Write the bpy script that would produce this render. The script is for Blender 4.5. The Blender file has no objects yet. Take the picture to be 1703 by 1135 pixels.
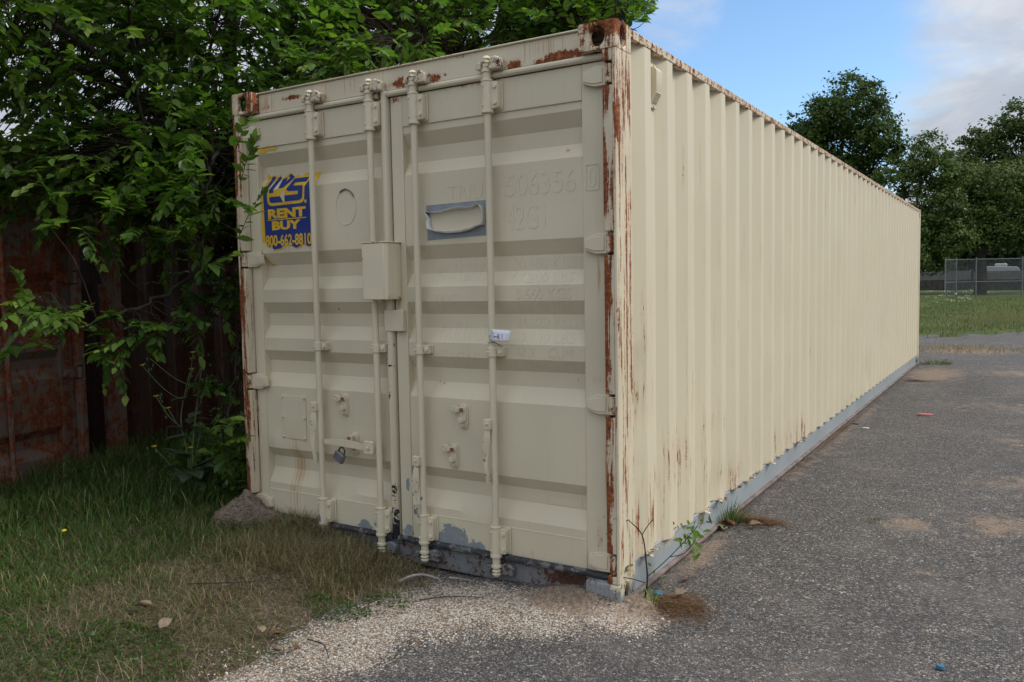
import bpy, bmesh, math, random
import numpy as np
from mathutils import Vector, Matrix, Quaternion, noise as mnoise
random.seed(7); rng = np.random.default_rng(11)
R_ = math.radians
scene = bpy.context.scene
COL = scene.collection

# ------------------------------------------------------------------ camera
cam_d = bpy.data.cameras.new('camera'); cam = bpy.data.objects.new('camera', cam_d); COL.objects.link(cam)
cam.location = (1.5011, -3.2963, 1.4661)
cam.rotation_euler = (R_(86.1017), R_(1.0394), R_(31.7600))
cam_d.sensor_width = 36.0; cam_d.lens = 29.035
cam_d.clip_start = 0.05; cam_d.clip_end = 3000
scene.camera = cam
CAM_LOC = Vector(cam.location); CAM_FWD = Vector((-0.52619, 0.84764, -0.06798))
CAM_INV = (Matrix.Translation(cam.location) @ cam.rotation_euler.to_matrix().to_4x4()).inverted()
def in_view(p):
    """pixel position and depth of a world point (only used to choose which leaves are built singly)"""
    c = CAM_INV @ Vector(p); d = -c.z
    if d < 0.1: return None
    return 851.5 + 1373.5*c.x/d, 567.5 - 1373.5*c.y/d, d

# ------------------------------------------------------------------ sky, sun, exposure
SUN_DIR = Vector((0.92, 0.34, 0.92)).normalized()
SUN_EL = math.asin(SUN_DIR.z); SUN_ROT = math.atan2(SUN_DIR.x, SUN_DIR.y)
world = bpy.data.worlds.new('World'); scene.world = world; world.use_nodes = True

class NT:
    """tiny helper to write node trees"""
    def __init__(s, tree): s.t = tree; tree.nodes.clear()
    def n(s, typ, inp=None, out=0, **props):
        nd = s.t.nodes.new(typ)
        for k, v in props.items(): setattr(nd, k, v)
        if inp:
            for k, v in (inp.items() if isinstance(inp, dict) else enumerate(inp)):
                if v is None: continue
                if isinstance(v, bpy.types.NodeSocket): s.t.links.new(v, nd.inputs[k])
                else: nd.inputs[k].default_value = v
        return nd.outputs[out] if out is not None else nd
    def math(s, op, a, b=None, c=None, clamp=False):
        return s.n('ShaderNodeMath', [a, b, c], operation=op, use_clamp=clamp)
    def vmath(s, op, a, b=None): 
        nd = s.n('ShaderNodeVectorMath', [a, b], out=None, operation=op)
        return nd.outputs['Value'] if op in ('LENGTH', 'DISTANCE', 'DOT_PRODUCT') else nd.outputs[0]
    def noise(s, vec, scale, detail=4, rough=0.55, dist=0.0, out=0):
        return s.n('ShaderNodeTexNoise', {'Vector': vec, 'Scale': scale, 'Detail': detail, 'Roughness': rough, 'Distortion': dist}, out=out)
    def scale(s, vec, sc): return s.n('ShaderNodeVectorMath', [vec, sc], operation='MULTIPLY')
    def ss(s, v, lo, hi):
        return s.n('ShaderNodeMapRange', {'Value': v, 'From Min': lo, 'From Max': hi, 'To Min': 0.0, 'To Max': 1.0}, interpolation_type='SMOOTHSTEP')
    def mix(s, f, a, b, blend='MIX'):
        nd = s.t.nodes.new('ShaderNodeMix'); nd.data_type = 'RGBA'; nd.blend_type = blend
        for k, v in ((0, f), (6, a), (7, b)):
            if isinstance(v, bpy.types.NodeSocket): s.t.links.new(v, nd.inputs[k])
            elif k == 0: nd.inputs[k].default_value = v
            else: nd.inputs[k].default_value = (*v, 1.0) if len(v) == 3 else v
        return nd.outputs[2]
    def ramp(s, f, stops, interp='LINEAR'):
        nd = s.t.nodes.new('ShaderNodeValToRGB'); cr = nd.color_ramp; cr.interpolation = interp
        while len(cr.elements) < len(stops): cr.elements.new(0.5)
        for e, (p, c) in zip(cr.elements, stops):
            e.position = p; e.color = (*c, 1.0) if len(c) == 3 else c
        s.t.links.new(f, nd.inputs[0]); return nd.outputs[0]
    def blobs(s, vec, lst):
        """largest of soft ellipsoids (centre, radii, strength): where wear of its own shape sits"""
        acc = None
        for c, r, k in lst:
            inv = tuple(1.0/x for x in r)
            d = s.vmath('DISTANCE', s.scale(vec, inv), tuple(a*b for a, b in zip(c, inv)))
            v = s.math('MULTIPLY_ADD', d, -k, k)
            acc = v if acc is None else s.math('MAXIMUM', acc, v)
        return s.math('MAXIMUM', acc, 0.0) if acc is not None else None

w = NT(world.node_tree)
wdir = w.n('ShaderNodeTexCoord', out='Generated')
sky = w.n('ShaderNodeTexSky', out=None, sky_type='NISHITA')
sky.sun_disc = False; sky.sun_elevation = SUN_EL; sky.sun_rotation = SUN_ROT
sky.air_density = 1.0; sky.dust_density = 0.6; sky.ozone_density = 3.0
sep = w.n('ShaderNodeSeparateXYZ', {'Vector': wdir}, out=None)
el = w.math('MAXIMUM', sep.outputs[2], 0.0)
den = w.math('ADD', el, 0.22)
flat = w.n('ShaderNodeCombineXYZ', [w.math('DIVIDE', sep.outputs[0], den), w.math('DIVIDE', sep.outputs[1], den), 0.0])
big = w.noise(flat, 0.75, 6, 0.55, 0.3)
fine = w.noise(flat, 2.6, 8, 0.62, 0.4)
# broken cloud with an open blue gap ahead of the camera, closed cloud to the right and overhead
gap = w.vmath('DOT_PRODUCT', wdir, tuple(Vector((-0.315, 0.920, 0.235)).normalized()))
gapm = w.ss(gap, 0.960, 0.990)
cov = w.math('ADD', w.math('ADD', w.math('MULTIPLY', big, 0.75), w.math('MULTIPLY', fine, 0.45)), w.math('MULTIPLY', gapm, -0.34))
puff = w.ss(w.vmath('DOT_PRODUCT', wdir, (-0.3305, 0.8960, 0.2964)), 0.9970, 0.9999)
cov = w.math('ADD', cov, w.math('MULTIPLY', puff, 0.22))
cmask = w.ss(cov, 0.36, 0.60)
cshade = w.noise(flat, 1.7, 7, 0.6, 0.5)
ccol = w.ramp(cshade, [(0.30, (0.62, 0.67, 0.76)), (0.48, (0.72, 0.76, 0.84)), (0.64, (0.98, 1.0, 1.03)), (0.78, (1.25, 1.25, 1.25))])
gain = w.math('MULTIPLY_ADD', el, 6.2, 2.5)
ccol = w.n('ShaderNodeVectorMath', [ccol, w.n('ShaderNodeCombineXYZ', [gain, gain, gain])], operation='MULTIPLY')
skyc = w.mix(1.0, sky.outputs[0], (0.90, 1.00, 1.04), 'MULTIPLY')
bgc = w.mix(w.math('MULTIPLY', cmask, 0.93), skyc, ccol)
bg = w.n('ShaderNodeBackground', {'Color': bgc, 'Strength': 0.13})
w.n('ShaderNodeOutputWorld', {'Surface': bg}, out=None)

sun_d = bpy.data.lights.new('sun', 'SUN'); sun = bpy.data.objects.new('sun', sun_d); COL.objects.link(sun)
sun_d.energy = 1.5; sun_d.angle = R_(22); sun_d.color = (1.0, 0.94, 0.84)
sun.rotation_euler = SUN_DIR.to_track_quat('Z', 'Y').to_euler(); sun.location = (20, -10, 30)
vs = scene.view_settings; vs.view_transform = 'Standard'; vs.look = 'None'; vs.exposure = 0.64; vs.gamma = 1.0; vs.use_curve_mapping = False
scene.cycles.max_bounces = 4; scene.cycles.diffuse_bounces = 3; scene.cycles.glossy_bounces = 2; scene.cycles.transmission_bounces = 3; scene.cycles.transparent_max_bounces = 4;
scene.cycles.use_adaptive_sampling = True; scene.cycles.adaptive_threshold = 0.02; scene.cycles.use_denoising = True

# ------------------------------------------------------------------ mesh helpers
class MB:
    def __init__(s): s.v = []; s.f = []; s.m = []; s.mi = 0
    def add(s, vs, fs):
        b = len(s.v); s.v += [tuple(p) for p in vs]; s.f += [tuple(i+b for i in f) for f in fs]; s.m += [s.mi]*len(fs); return s
    def box(s, x0, x1, y0, y1, z0, z1):
        return s.add([(x0,y0,z0),(x1,y0,z0),(x1,y1,z0),(x0,y1,z0),(x0,y0,z1),(x1,y0,z1),(x1,y1,z1),(x0,y1,z1)],
                     [(0,3,2,1),(4,5,6,7),(0,1,5,4),(1,2,6,5),(2,3,7,6),(3,0,4,7)])
    def prism(s, poly, a, b, axis='y'):
        """extrude a 2D polygon: axis y -> (x,z) polygon, z -> (x,y), x -> (y,z)"""
        f = {'y': lambda p, t: (p[0], t, p[1]), 'z': lambda p, t: (p[0], p[1], t), 'x': lambda p, t: (t, p[0], p[1])}[axis]
        n = len(poly); vs = [f(p, a) for p in poly] + [f(p, b) for p in poly]
        fs = [tuple(range(n))[::-1], tuple(range(n, 2*n))] + [(i, (i+1) % n, n+(i+1) % n, n+i) for i in range(n)]
        return s.add(vs, fs)
    def tube(s, pts, rad, sides=10, caps=True):
        pts = [Vector(p) for p in pts]; n = len(pts)
        if not hasattr(rad, '__len__'): rad = [rad]*n
        vs = []; up = None
        for i, p in enumerate(pts):
            t = (pts[min(i+1, n-1)] - pts[max(i-1, 0)])
            if t.length < 1e-9: t = Vector((0, 0, 1))
            t.normalize()
            if up is None:
                up = t.cross(Vector((0.31, 0.95, 0.05)))
                if up.length < 0.1: up = t.cross(Vector((1, 0, 0)))
            up = (up - t*up.dot(t)).normalized(); sd = t.cross(up)
            for k in range(sides):
                a = 2*math.pi*k/sides; vs.append(p + (up*math.cos(a) + sd*math.sin(a))*rad[i])
        fs = [(i*sides+k, i*sides+(k+1) % sides, (i+1)*sides+(k+1) % sides, (i+1)*sides+k) for i in range(n-1) for k in range(sides)]
        if caps: fs += [tuple(range(sides))[::-1], tuple((n-1)*sides+k for k in range(sides))]
        return s.add(vs, fs)
    def lathe(s, x, y, prof, sides=14):
        """prof: [(r, z)] turned round a vertical axis"""
        n = len(prof); vs = [(x+r*math.cos(2*math.pi*k/sides), y+r*math.sin(2*math.pi*k/sides), z) for r, z in prof for k in range(sides)]
        fs = [(i*sides+k, i*sides+(k+1) % sides, (i+1)*sides+(k+1) % sides, (i+1)*sides+k) for i in range(n-1) for k in range(sides)]
        fs += [tuple(range(sides))[::-1], tuple((n-1)*sides+k for k in range(sides))]
        return s.add(vs, fs)
    def grid(s, P):
        """P: rows of points"""
        nr, nc = len(P), len(P[0])
        return s.add([q for r in P for q in r], [(i*nc+j, i*nc+j+1, (i+1)*nc+j+1, (i+1)*nc+j) for i in range(nr-1) for j in range(nc-1)])
    def build(s, name, mats, parent=None, bevel=0.0, smooth=35, seg=2, solid=0.0):
        me = bpy.data.meshes.new(name); me.from_pydata(s.v, [], s.f)
        for m in (mats if isinstance(mats, (list, tuple)) else [mats]): me.materials.append(m)
        if any(s.m): me.polygons.foreach_set('material_index', s.m)
        bm = bmesh.new(); bm.from_mesh(me); bmesh.ops.recalc_face_normals(bm, faces=bm.faces); bm.to_mesh(me); bm.free()
        if smooth:
            me.polygons.foreach_set('use_smooth', [True]*len(me.polygons)); me.set_sharp_from_angle(angle=R_(smooth))
        o = bpy.data.objects.new(name, me); COL.objects.link(o)
        if parent is not None: o.parent = parent
        if solid:
            md = o.modifiers.new('thickness', 'SOLIDIFY'); md.thickness = solid; md.offset = 0
        if bevel:
            md = o.modifiers.new('bevel', 'BEVEL'); md.width = bevel; md.segments = seg; md.limit_method = 'ANGLE'; md.angle_limit = R_(40)
        return o
def np_mesh(name, verts, faces, mat, parent=None, cols=None, smooth=True):
    """fast mesh from numpy arrays; faces (n,3) or (n,4); cols per vertex -> colour attribute 'tint'"""
    me = bpy.data.meshes.new(name); nv, nf, k = len(verts), len(faces), faces.shape[1]
    me.vertices.add(nv); me.vertices.foreach_set('co', np.asarray(verts, np.float32).ravel())
    me.loops.add(nf*k); me.loops.foreach_set('vertex_index', np.asarray(faces, np.int32).ravel())
    me.polygons.add(nf); me.polygons.foreach_set('loop_start', np.arange(0, nf*k, k, dtype=np.int32))
    me.update(calc_edges=True)
    if smooth: me.polygons.foreach_set('use_smooth', np.ones(nf, bool))
    if cols is not None:
        a = me.color_attributes.new('tint', 'FLOAT_COLOR', 'POINT')
        c = np.ones((nv, 4), np.float32); c[:, :3] = cols; a.data.foreach_set('color', c.ravel())
    me.materials.append(mat)
    o = bpy.data.objects.new(name, me); COL.objects.link(o)
    if parent is not None: o.parent = parent
    return o
def thing(name, label, cat, loc=(0, 0, 0), rotz=0.0, group=None):
    o = bpy.data.objects.new(name, None); COL.objects.link(o); o.location = loc; o.rotation_euler = (0, 0, rotz)
    o.empty_display_size = 0.1
    return tag(o, label, cat, group)
def tag(o, label, cat, group=None):
    o['label'] = label; o['category'] = cat
    if group: o['group'] = group
    return o
def struct(o, kind='structure', label=None, cat=None):
    o['kind'] = kind
    if label: o['label'] = label
    if cat: o['category'] = cat
    return o
def sstep(a, b, x):
    t = np.clip((x-a)/(b-a), 0, 1); return t*t*(3-2*t)
def vnoise(x, y, s, seed=0):
    """cheap smooth value noise on arrays, range 0..1"""
    x = np.asarray(x)*s; y = np.asarray(y)*s; xi = np.floor(x).astype(np.int64); yi = np.floor(y).astype(np.int64); fx = x-xi; fy = y-yi
    h = lambda a, b: (((a*374761393 + b*668265263 + seed*974634777) ^ ((a*374761393 + b*668265263) >> 13))*1274126177 & 0x7fffffff)/0x7fffffff
    fx = fx*fx*(3-2*fx); fy = fy*fy*(3-2*fy)
    return (h(xi, yi)*(1-fx)+h(xi+1, yi)*fx)*(1-fy) + (h(xi, yi+1)*(1-fx)+h(xi+1, yi+1)*fx)*fy

# ------------------------------------------------------------------ materials
def new_mat(name):
    m = bpy.data.materials.new(name); m.use_nodes = True; return m, NT(m.node_tree)
def finish(t, base, rough, height=None, bump=0.2, dist=0.01, metal=0.0, spec=0.5):
    i = {'Base Color': base, 'Roughness': rough, 'Metallic': metal, 'Specular IOR Level': spec}
    if height is not None: i['Normal'] = t.n('ShaderNodeBump', {'Height': height, 'Strength': bump, 'Distance': dist})
    b = t.n('ShaderNodeBsdfPrincipled', i); t.n('ShaderNodeOutputMaterial', {'Surface': b}, out=None)
def paint(name, col, rust=0.0, rust_blobs=(), peel=0.0, peel_blobs=(), stain_blobs=(), peel_col=(0.26, 0.295, 0.31), streak=0.5, rough=0.42,
          rcol=((0.070, 0.019, 0.009), (0.21, 0.060, 0.020), (0.42, 0.16, 0.055)), dirt=0.12, rscale=26.0, soft=0.0, var=0.07):
    """old painted steel: chalky paint, rust that breaks through along the given places, flaked-off patches"""
    m, t = new_mat(name)
    P = t.n('ShaderNodeTexCoord', out='Object')
    n_big = t.noise(P, 1.3, 2, 0.6); n_mid = t.noise(P, 9.0, 4, 0.6); n_fine = t.noise(P, 55.0, 3, 0.62)
    st = t.noise(t.scale(P, (46.0, 46.0, 2.6)), 1.0, 5, 0.66, 0.25)
    c = t.mix(t.ss(n_big, 0.3, 0.7), tuple(x*(1-var) for x in col), tuple(min(1, x*(1+var)) for x in col))
    c = t.mix(t.math('MULTIPLY', t.ss(st, 0.52, 0.78), dirt), c, tuple(x*y for x, y in zip(col, (0.62, 0.55, 0.44))))
    c = t.mix(t.math('MULTIPLY', t.ss(n_mid, 0.55, 0.8), dirt*0.8), c, tuple(x*0.72 for x in col))
    rmask = None
    def wear(base, blobs, a, b, cutlo, cuthi, gain):
        F = t.blobs(P, blobs) if blobs else None
        F = t.math('ADD', F, base) if F is not None else None
        if F is None: F = t.n('ShaderNodeValue'); F.default_value = base
        g = t.math('MULTIPLY_ADD', t.math('ADD', t.math('MULTIPLY', a, 1-streak), t.math('MULTIPLY', b, streak)), gain, -gain*0.5)
        return t.ss(t.math('ADD', F, g), cutlo, cuthi), F, g
    if stain_blobs:
        st2 = t.noise(t.scale(P, (80.0, 0.0, 0.10)), 1.0, 3, 0.6)
        F = t.blobs(P, stain_blobs)
        s_ = t.ss(t.math('ADD', F, t.math('MULTIPLY_ADD', st2, 2.6, -1.3)), 0.45, 0.95)
        c = t.mix(t.math('MULTIPLY', s_, 0.62), c, (0.42, 0.21, 0.075))
    h = t.math('MULTIPLY', n_fine, 0.12)
    rg = rough
    if peel or peel_blobs:
        n_pe = t.noise(P, 17.0, 8, 0.74, 0.8)
        pm, _, _ = wear(peel, list(peel_blobs), n_pe, n_mid, 0.50, 0.515, 2.0)
        pc = t.mix(t.ss(n_mid, 0.35, 0.75), peel_col, tuple(x*0.8 for x in peel_col))
        edge, _, _ = wear(peel, list(peel_blobs), n_pe, n_mid, 0.47, 0.50, 2.0)
        c = t.mix(t.math('MULTIPLY', t.math('SUBTRACT', edge, pm), 0.6), c, tuple(min(1, x*1.3) for x in col))
        c = t.mix(pm, c, pc)
        h = t.math('SUBTRACT', h, t.math('MULTIPLY', pm, 1.0))
    if rust or rust_blobs:
        a = t.math('ADD', t.math('MULTIPLY', t.noise(P, rscale, 6, 0.70, 0.5), 0.62), t.math('MULTIPLY', t.noise(P, rscale*4.2, 3, 0.7), 0.38))
        rm, F, g = wear(rust, list(rust_blobs), a, st, 0.47-soft, 0.56+soft, 2.5)
        halo = t.ss(t.math('ADD', F, g), 0.20, 0.52)
        c = t.mix(t.math('MULTIPLY', halo, 0.45), c, tuple(0.55*a_+0.45*b_ for a_, b_ in zip(rcol[2], col)))
        rc = t.ramp(t.noise(P, 42.0, 6, 0.65), [(0.30, rcol[0]), (0.52, rcol[1]), (0.72, rcol[2])])
        c = t.mix(rm, c, rc)
        h = t.math('ADD', h, t.math('MULTIPLY', rm, t.math('MULTIPLY_ADD', n_fine, 1.8, -0.3)))
        rg = t.math('MULTIPLY_ADD', rm, 0.45, rough)
    finish(t, c, rg, h, 0.35, 0.004, spec=0.35)
    return m
BEIGE = (0.612, 0.548, 0.402)
CASTR = 0.45
M = {}
M['paint'] = paint('beige_paint', BEIGE)
M['door'] = paint('beige_door_paint', BEIGE,
    rust_blobs=[((-0.085, .06, 0.86), (.03, .2, .05), .6), ((-.1, .06, 1.58), (.03, .2, .08), .45), ((-.12, .06, .30), (.06, .1, .13), .45), ((-.14, .06, 1.03), (.09, .1, .03), .40),
                ((-.82, .06, 2.43), (.3, .1, .03), .42), ((-1.25, .06, 2.42), (.06, .1, .04), .6), ((-1.25, .05, .12), (.09, .1, .06), .6), ((-.5, .06, .17), (.10, .1, .05), .38),
                ((-1.4, .06, .165), (.09, .1, .05), .55), ((-2.37, .05, .55), (.03, .2, .5), .45), ((-2.38, .05, 1.6), (.03, .2, .8), .35), ((-.2, .06, .13), (.25, .1, .03), .5)],
    peel_blobs=[((-.97, .06, .17), (.22, .2, .15), .85), ((-.80, .06, .15), (.16, .2, .08), .75), ((-1.55, .06, .16), (.12, .2, .10), .85), ((-1.44, .06, .18), (.12, .2, .10), .7), ((-1.24, .06, .42), (.03, .1, .10), .85), ((-1.25, .06, .17), (.08, .1, .08), .75),
                ((-.45, .06, .19), (.16, .1, .04), .50)],
    stain_blobs=[((-2.07, .06, .44), (.11, .2, .22), 1.15), ((-2.07, .08, .25), (.1, .2, .25), .75), ((-.09, .06, .62), (.02, .2, .28), .9), ((-.11, .06, 1.5), (.03, .2, .12), .8), ((-1.27, .06, 1.38), (.02, .2, .06), 1.0)])
M['panel'] = paint('beige_panel_paint', BEIGE,
    rust_blobs=[((-.28, .08, 2.07), (.03, .1, .03), .6), ((-1.02, .08, .97), (.07, .1, .02), .5), ((-.25, .08, 1.02), (.012, .1, .02), .7), ((-.56, .08, 1.05), (.01, .1, .02), .6), ((-1.72, .08, 1.35), (.012, .1, .02), .6), ((-.192, .06, 2.02), (.012, .1, .03), .7)],
    peel_blobs=[((-.95, .1, .32), (.16, .2, .05), .4)],
    stain_blobs=[((-2.07, .06, .44), (.10, .2, .26), 1.2), ((-2.10, .08, .28), (.1, .2, .2), .85), ((-2.30, .08, .5), (.02, .2, .4), .5)])
M['post'] = paint('beige_post_paint', BEIGE, rust=0.262,
    rust_blobs=[((-.06, .02, z), (.046, .2, .30), .64) for z in (2.35, 1.95, 1.45, 1.15, .85, .55, .3)] + [((-.01, .03, 2.2), (.05, .06, .5), .42), ((0, .12, 2.3), (.05, .07, .3), .40), ((0, .08, 1.3), (.05, .2, 1.2), .22)] +
    [((-2.42, .02, z), (.06, .2, .45), .55) for z in (2.2, 1.4, .7, .3)], streak=0.72,
    peel_blobs=[((-.01, .06, .03), (.1, .15, .13), .75), ((-.06, 0, .02), (.1, .1, .1), .8)])
M['casting'] = paint('rusty_casting_paint', BEIGE, rust=CASTR, rust_blobs=[((0, 0, 2.58), (.2, .2, .07), .38), ((-2.3, .0, 2.53), (.06, .2, .1), .35)], streak=0.55, peel_blobs=[((-.1, .0, .03), (.3, .3, .15), .8), ((-2.4, 0, .03), (.3, .3, .15), .8)])
M['header'] = paint('beige_header_paint', BEIGE,
    rust_blobs=[((-.28, .05, 2.485), (.17, .2, .05), 1.15), ((-.40, .05, 2.478), (.07, .2, .035), .95), ((-.54, .05, 2.48), (.075, .2, .045), 1.0), ((-1.0, .05, 2.49), (.065, .2, .045), 1.0), ((-.93, .05, 2.50), (.05, .2, .02), .5), ((-1.22, .05, 2.50), (.10, .2, .045), 1.0),
                ((-1.98, .05, 2.53), (.15, .2, .028), .85), ((-2.2, .05, 2.50), (.08, .2, .03), .6), ((-1.2, .05, 2.592), (1.2, .2, .016), .75), ((-.85, .05, 2.57), (.12, .2, .025), .55)],
    stain_blobs=[((-.4, .06, 2.54), (.25, .2, .10), .75), ((-1.6, .06, 2.54), (.5, .2, .09), .65), ((-2.2, .06, 2.52), (.2, .2, .1), .8)], streak=0.4)
M['rail_top'] = paint('rusted_top_rail_paint', BEIGE, rust=0.48, streak=0.2)
M['wall'] = paint('beige_wall_paint', tuple(x*1.0 for x in BEIGE), rust=0.0,
    rust_blobs=[((0, .4, .40), (.2, .5, .50), .42), ((0, .9, .5), (.2, 1.0, .6), .36), ((0, .30, 1.0), (.2, .25, .6), .38), ((0, 1.6, .26), (.2, 1.4, .30), .38), ((0, 2.2, 1.2), (.2, 2.5, .9), .10), ((0, .24, 1.06), (.06, .1, .06), .4), ((0, 3.2, .25), (.2, 2.2, .26), .32),
                ((0, 1.1, 2.0), (.1, .5, .5), .13), ((0, .48, .92), (.1, .09, .05), .42), ((0, 5.5, .22), (.2, 2.5, .12), .26), ((0, 6, 2.3), (.2, 5, .25), .12), ((0, 2.5, .165), (.2, 4.5, .030), .50), ((0, 8, .165), (.2, 6, .02), .35)],
    peel_blobs=[((-.01, 3, .15), (.2, 6, .045), .32)], streak=0.78, dirt=0.05, var=0.025)
M['rail_bottom'] = paint('blue_grey_rail_paint', (0.29, 0.325, 0.34), rust=0.05, rust_blobs=[((0, 6, 0.0), (.2, 8, .035), .5), ((0, .5, .14), (.2, .6, .05), .3)], peel=0.02, peel_col=(0.48, 0.44, 0.34), peel_blobs=[((0, .7, .13), (.2, .8, .07), .62), ((0, 2.0, .14), (.2, .9, .05), .55), ((0, 12, .1), (.2, 3, .2), .3)], streak=0.15, dirt=0.25)
M['sill'] = paint('blue_grey_sill_paint', (0.17, 0.185, 0.19), rust=0.41, rcol=((0.03, 0.014, 0.010), (0.07, 0.03, 0.02), (0.14, 0.06, 0.035)), rust_blobs=[((-.25, .05, .07), (.25, .2, .08), .45)], streak=0.2, dirt=0.5)
M['casting_low'] = paint('blue_grey_casting_paint', (0.25, 0.275, 0.285), rust=0.36, rcol=((0.03, 0.014, 0.010), (0.07, 0.03, 0.02), (0.16, 0.065, 0.035)), peel_col=BEIGE, peel_blobs=[((0, .03, .13), (.085, .20, .13), .95)], streak=0.25, dirt=0.4)
M['hardware'] = paint('beige_hardware_paint', tuple(x*1.02 for x in BEIGE), peel_blobs=[((-1.12, .0, .35), (.06, .2, .30), .42), ((-.68, .0, .12), (.06, .2, .12), .60), ((-1.12, 0, 1.38), (.03, .1, .1), .40), ((-1.42, 0, .2), (.06, .1, .08), .48), ((-1.84, 0, .18), (.06, .1, .07), .5)], peel_col=(0.16, 0.20, 0.25), rust=0.0)
M['handle'] = paint('chipped_handle_paint', tuple(x*1.02 for x in BEIGE), peel=0.40, peel_col=(0.15, 0.17, 0.195), streak=0.15)
M['rust'] = paint('bare_rust_metal', BEIGE, rust=0.48, streak=0.4, rough=0.6)
M['keeper'] = paint('rusty_keeper_paint', BEIGE, rust=0.40, streak=0.1, rcol=((0.03, 0.014, 0.01), (0.10, 0.04, 0.025), (0.22, 0.10, 0.06)))
M['gasket'] = paint('painted_gasket', BEIGE, peel_blobs=[((-1.32, .04, .15), (.1, .2, .50), .74), ((-1.32, .04, 1.0), (.1, .2, .5), .52), ((-2.2, .04, 2.45), (.3, .1, .03), .2)], peel_col=(0.02, 0.022, 0.027), streak=0.2)
M['gasket_dark'] = paint('worn_black_gasket', (0.035, 0.037, 0.042), peel=0.43, peel_col=(0.17, 0.17, 0.16), streak=0.2, rough=0.7)
# the old rusting containers in the shade
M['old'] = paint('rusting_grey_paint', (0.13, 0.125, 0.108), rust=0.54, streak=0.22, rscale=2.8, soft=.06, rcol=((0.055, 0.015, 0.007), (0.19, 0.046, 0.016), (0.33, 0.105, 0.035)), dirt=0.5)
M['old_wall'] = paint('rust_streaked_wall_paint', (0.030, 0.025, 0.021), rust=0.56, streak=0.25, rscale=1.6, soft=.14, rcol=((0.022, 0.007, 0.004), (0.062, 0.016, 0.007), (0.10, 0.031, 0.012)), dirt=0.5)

def plain(name, col, rough=0.6, var=0.15, scale=12.0, metal=0.0, bump=0.1, spec=0.4):
    m, t = new_mat(name); P = t.n('ShaderNodeTexCoord', out='Object')
    n = t.noise(P, scale, 5, 0.6)
    c = t.mix(t.ss(n, 0.3, 0.7), tuple(x*(1-var) for x in col), tuple(min(1, x*(1+var)) for x in col))
    finish(t, c, rough, n, bump, 0.005, metal, spec); return m
M['sticker_blue'] = plain('sticker_blue', (0.012, 0.035, 0.20), 0.35, 0.12)
M['sticker_yellow'] = plain('sticker_yellow', (0.68, 0.42, 0.025), 0.4, 0.12)
M['sticker_white'] = plain('sticker_white', (0.62, 0.62, 0.52), 0.4, 0.1)
M['blue_grey'] = plain('old_blue_grey_paint', (0.205, 0.24, 0.255), 0.5, 0.12, 20)
M['flake'] = plain('curled_paint_flake', (0.70, 0.70, 0.68), 0.5, 0.1, 30)
M['paper'] = plain('white_paper', (0.74, 0.76, 0.82), 0.6, 0.05, 30)
M['ink'] = plain('black_ink', (0.03, 0.03, 0.045), 0.6, 0.1)
M['steel'] = plain('dull_padlock_steel', (0.20, 0.20, 0.215), 0.45, 0.25, 30, 0.5)
M['shackle'] = plain('rusty_shackle_steel', (0.09, 0.05, 0.04), 0.6, 0.3, 40, 0.4)
M['bolt_rust'] = plain('rusty_bolt', (0.25, 0.09, 0.05), 0.8, 0.3, 60)
M['rail_lip'] = plain('muddy_rail_lip', (.20, .15, .135), .85, .35, 9)
M['dark'] = plain('wheel_black', (0.012, 0.011, 0.010), 0.9, 0.1)  # near-black colour of the camper wheels
M['roof'] = plain('roof_sheet', (0.30, 0.25, 0.19), 0.7, 0.3, 3)
M['vent'] = plain('painted_plastic_vent', tuple(x*1.03 for x in BEIGE), 0.5, 0.05)
# ------------------------------------------------------------------ container builder
H, W = 2.591, 2.438
BRK = [2.283, 2.244, 2.173, 2.099, 2.035, 1.674, 1.604, 1.531, 1.463, 1.389, 1.324, 1.253, 1.181, 1.110, 1.049, 0.977, 0.899, 0.535, 0.479, 0.411, 0.325, 0.283]
YO, YI = 0.062, 0.100            # outer and inner flats of the pressed door panels
_pz = []                          # (z, y) breakpoints of the door panel profile
for i, z in enumerate(BRK[1:-1]): _pz.append((z, YO if (i % 4) in (0, 3) else YI))
_pz = [(BRK[0], YO)] + _pz + [(BRK[-1], YO)]
_pz_r = _pz[::-1]
def panel_y(z): return float(np.interp(z, [a for a, _ in _pz_r], [b for _, b in _pz_r]))

def panel_dent(x, z):
    """waviness and dents of the pressed door panels"""
    x0, a, b = (-2.372, -2.297, -1.360) if x < -1.30 else (-1.290, -1.215, -.192)
    if x < a or x > b or z > 1.60: return 0.0
    dd = 0.0022*mnoise.noise(Vector((x*3.1, z*3.7, 5.0+x0))) + 0.0008*mnoise.noise(Vector((x*11, z*9, 2.0)))
    if x0 < -1.3: dd -= 0.016*math.exp(-((x+2.24)**2/.006+(z-.56)**2/.004)) - 0.012*math.exp(-((x+1.73)**2/.02+(z-.33)**2/.002))
    else: dd += 0.012*math.exp(-((x+.80)**2/.006+(z-.335)**2/.002)) + 0.010*math.exp(-((x+.79)**2/.004+(z-1.32)**2/.003))
    return dd*max(0.0, min(1, (x-a)*20, (b-x)*20, (1.60-z)*12))

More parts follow.
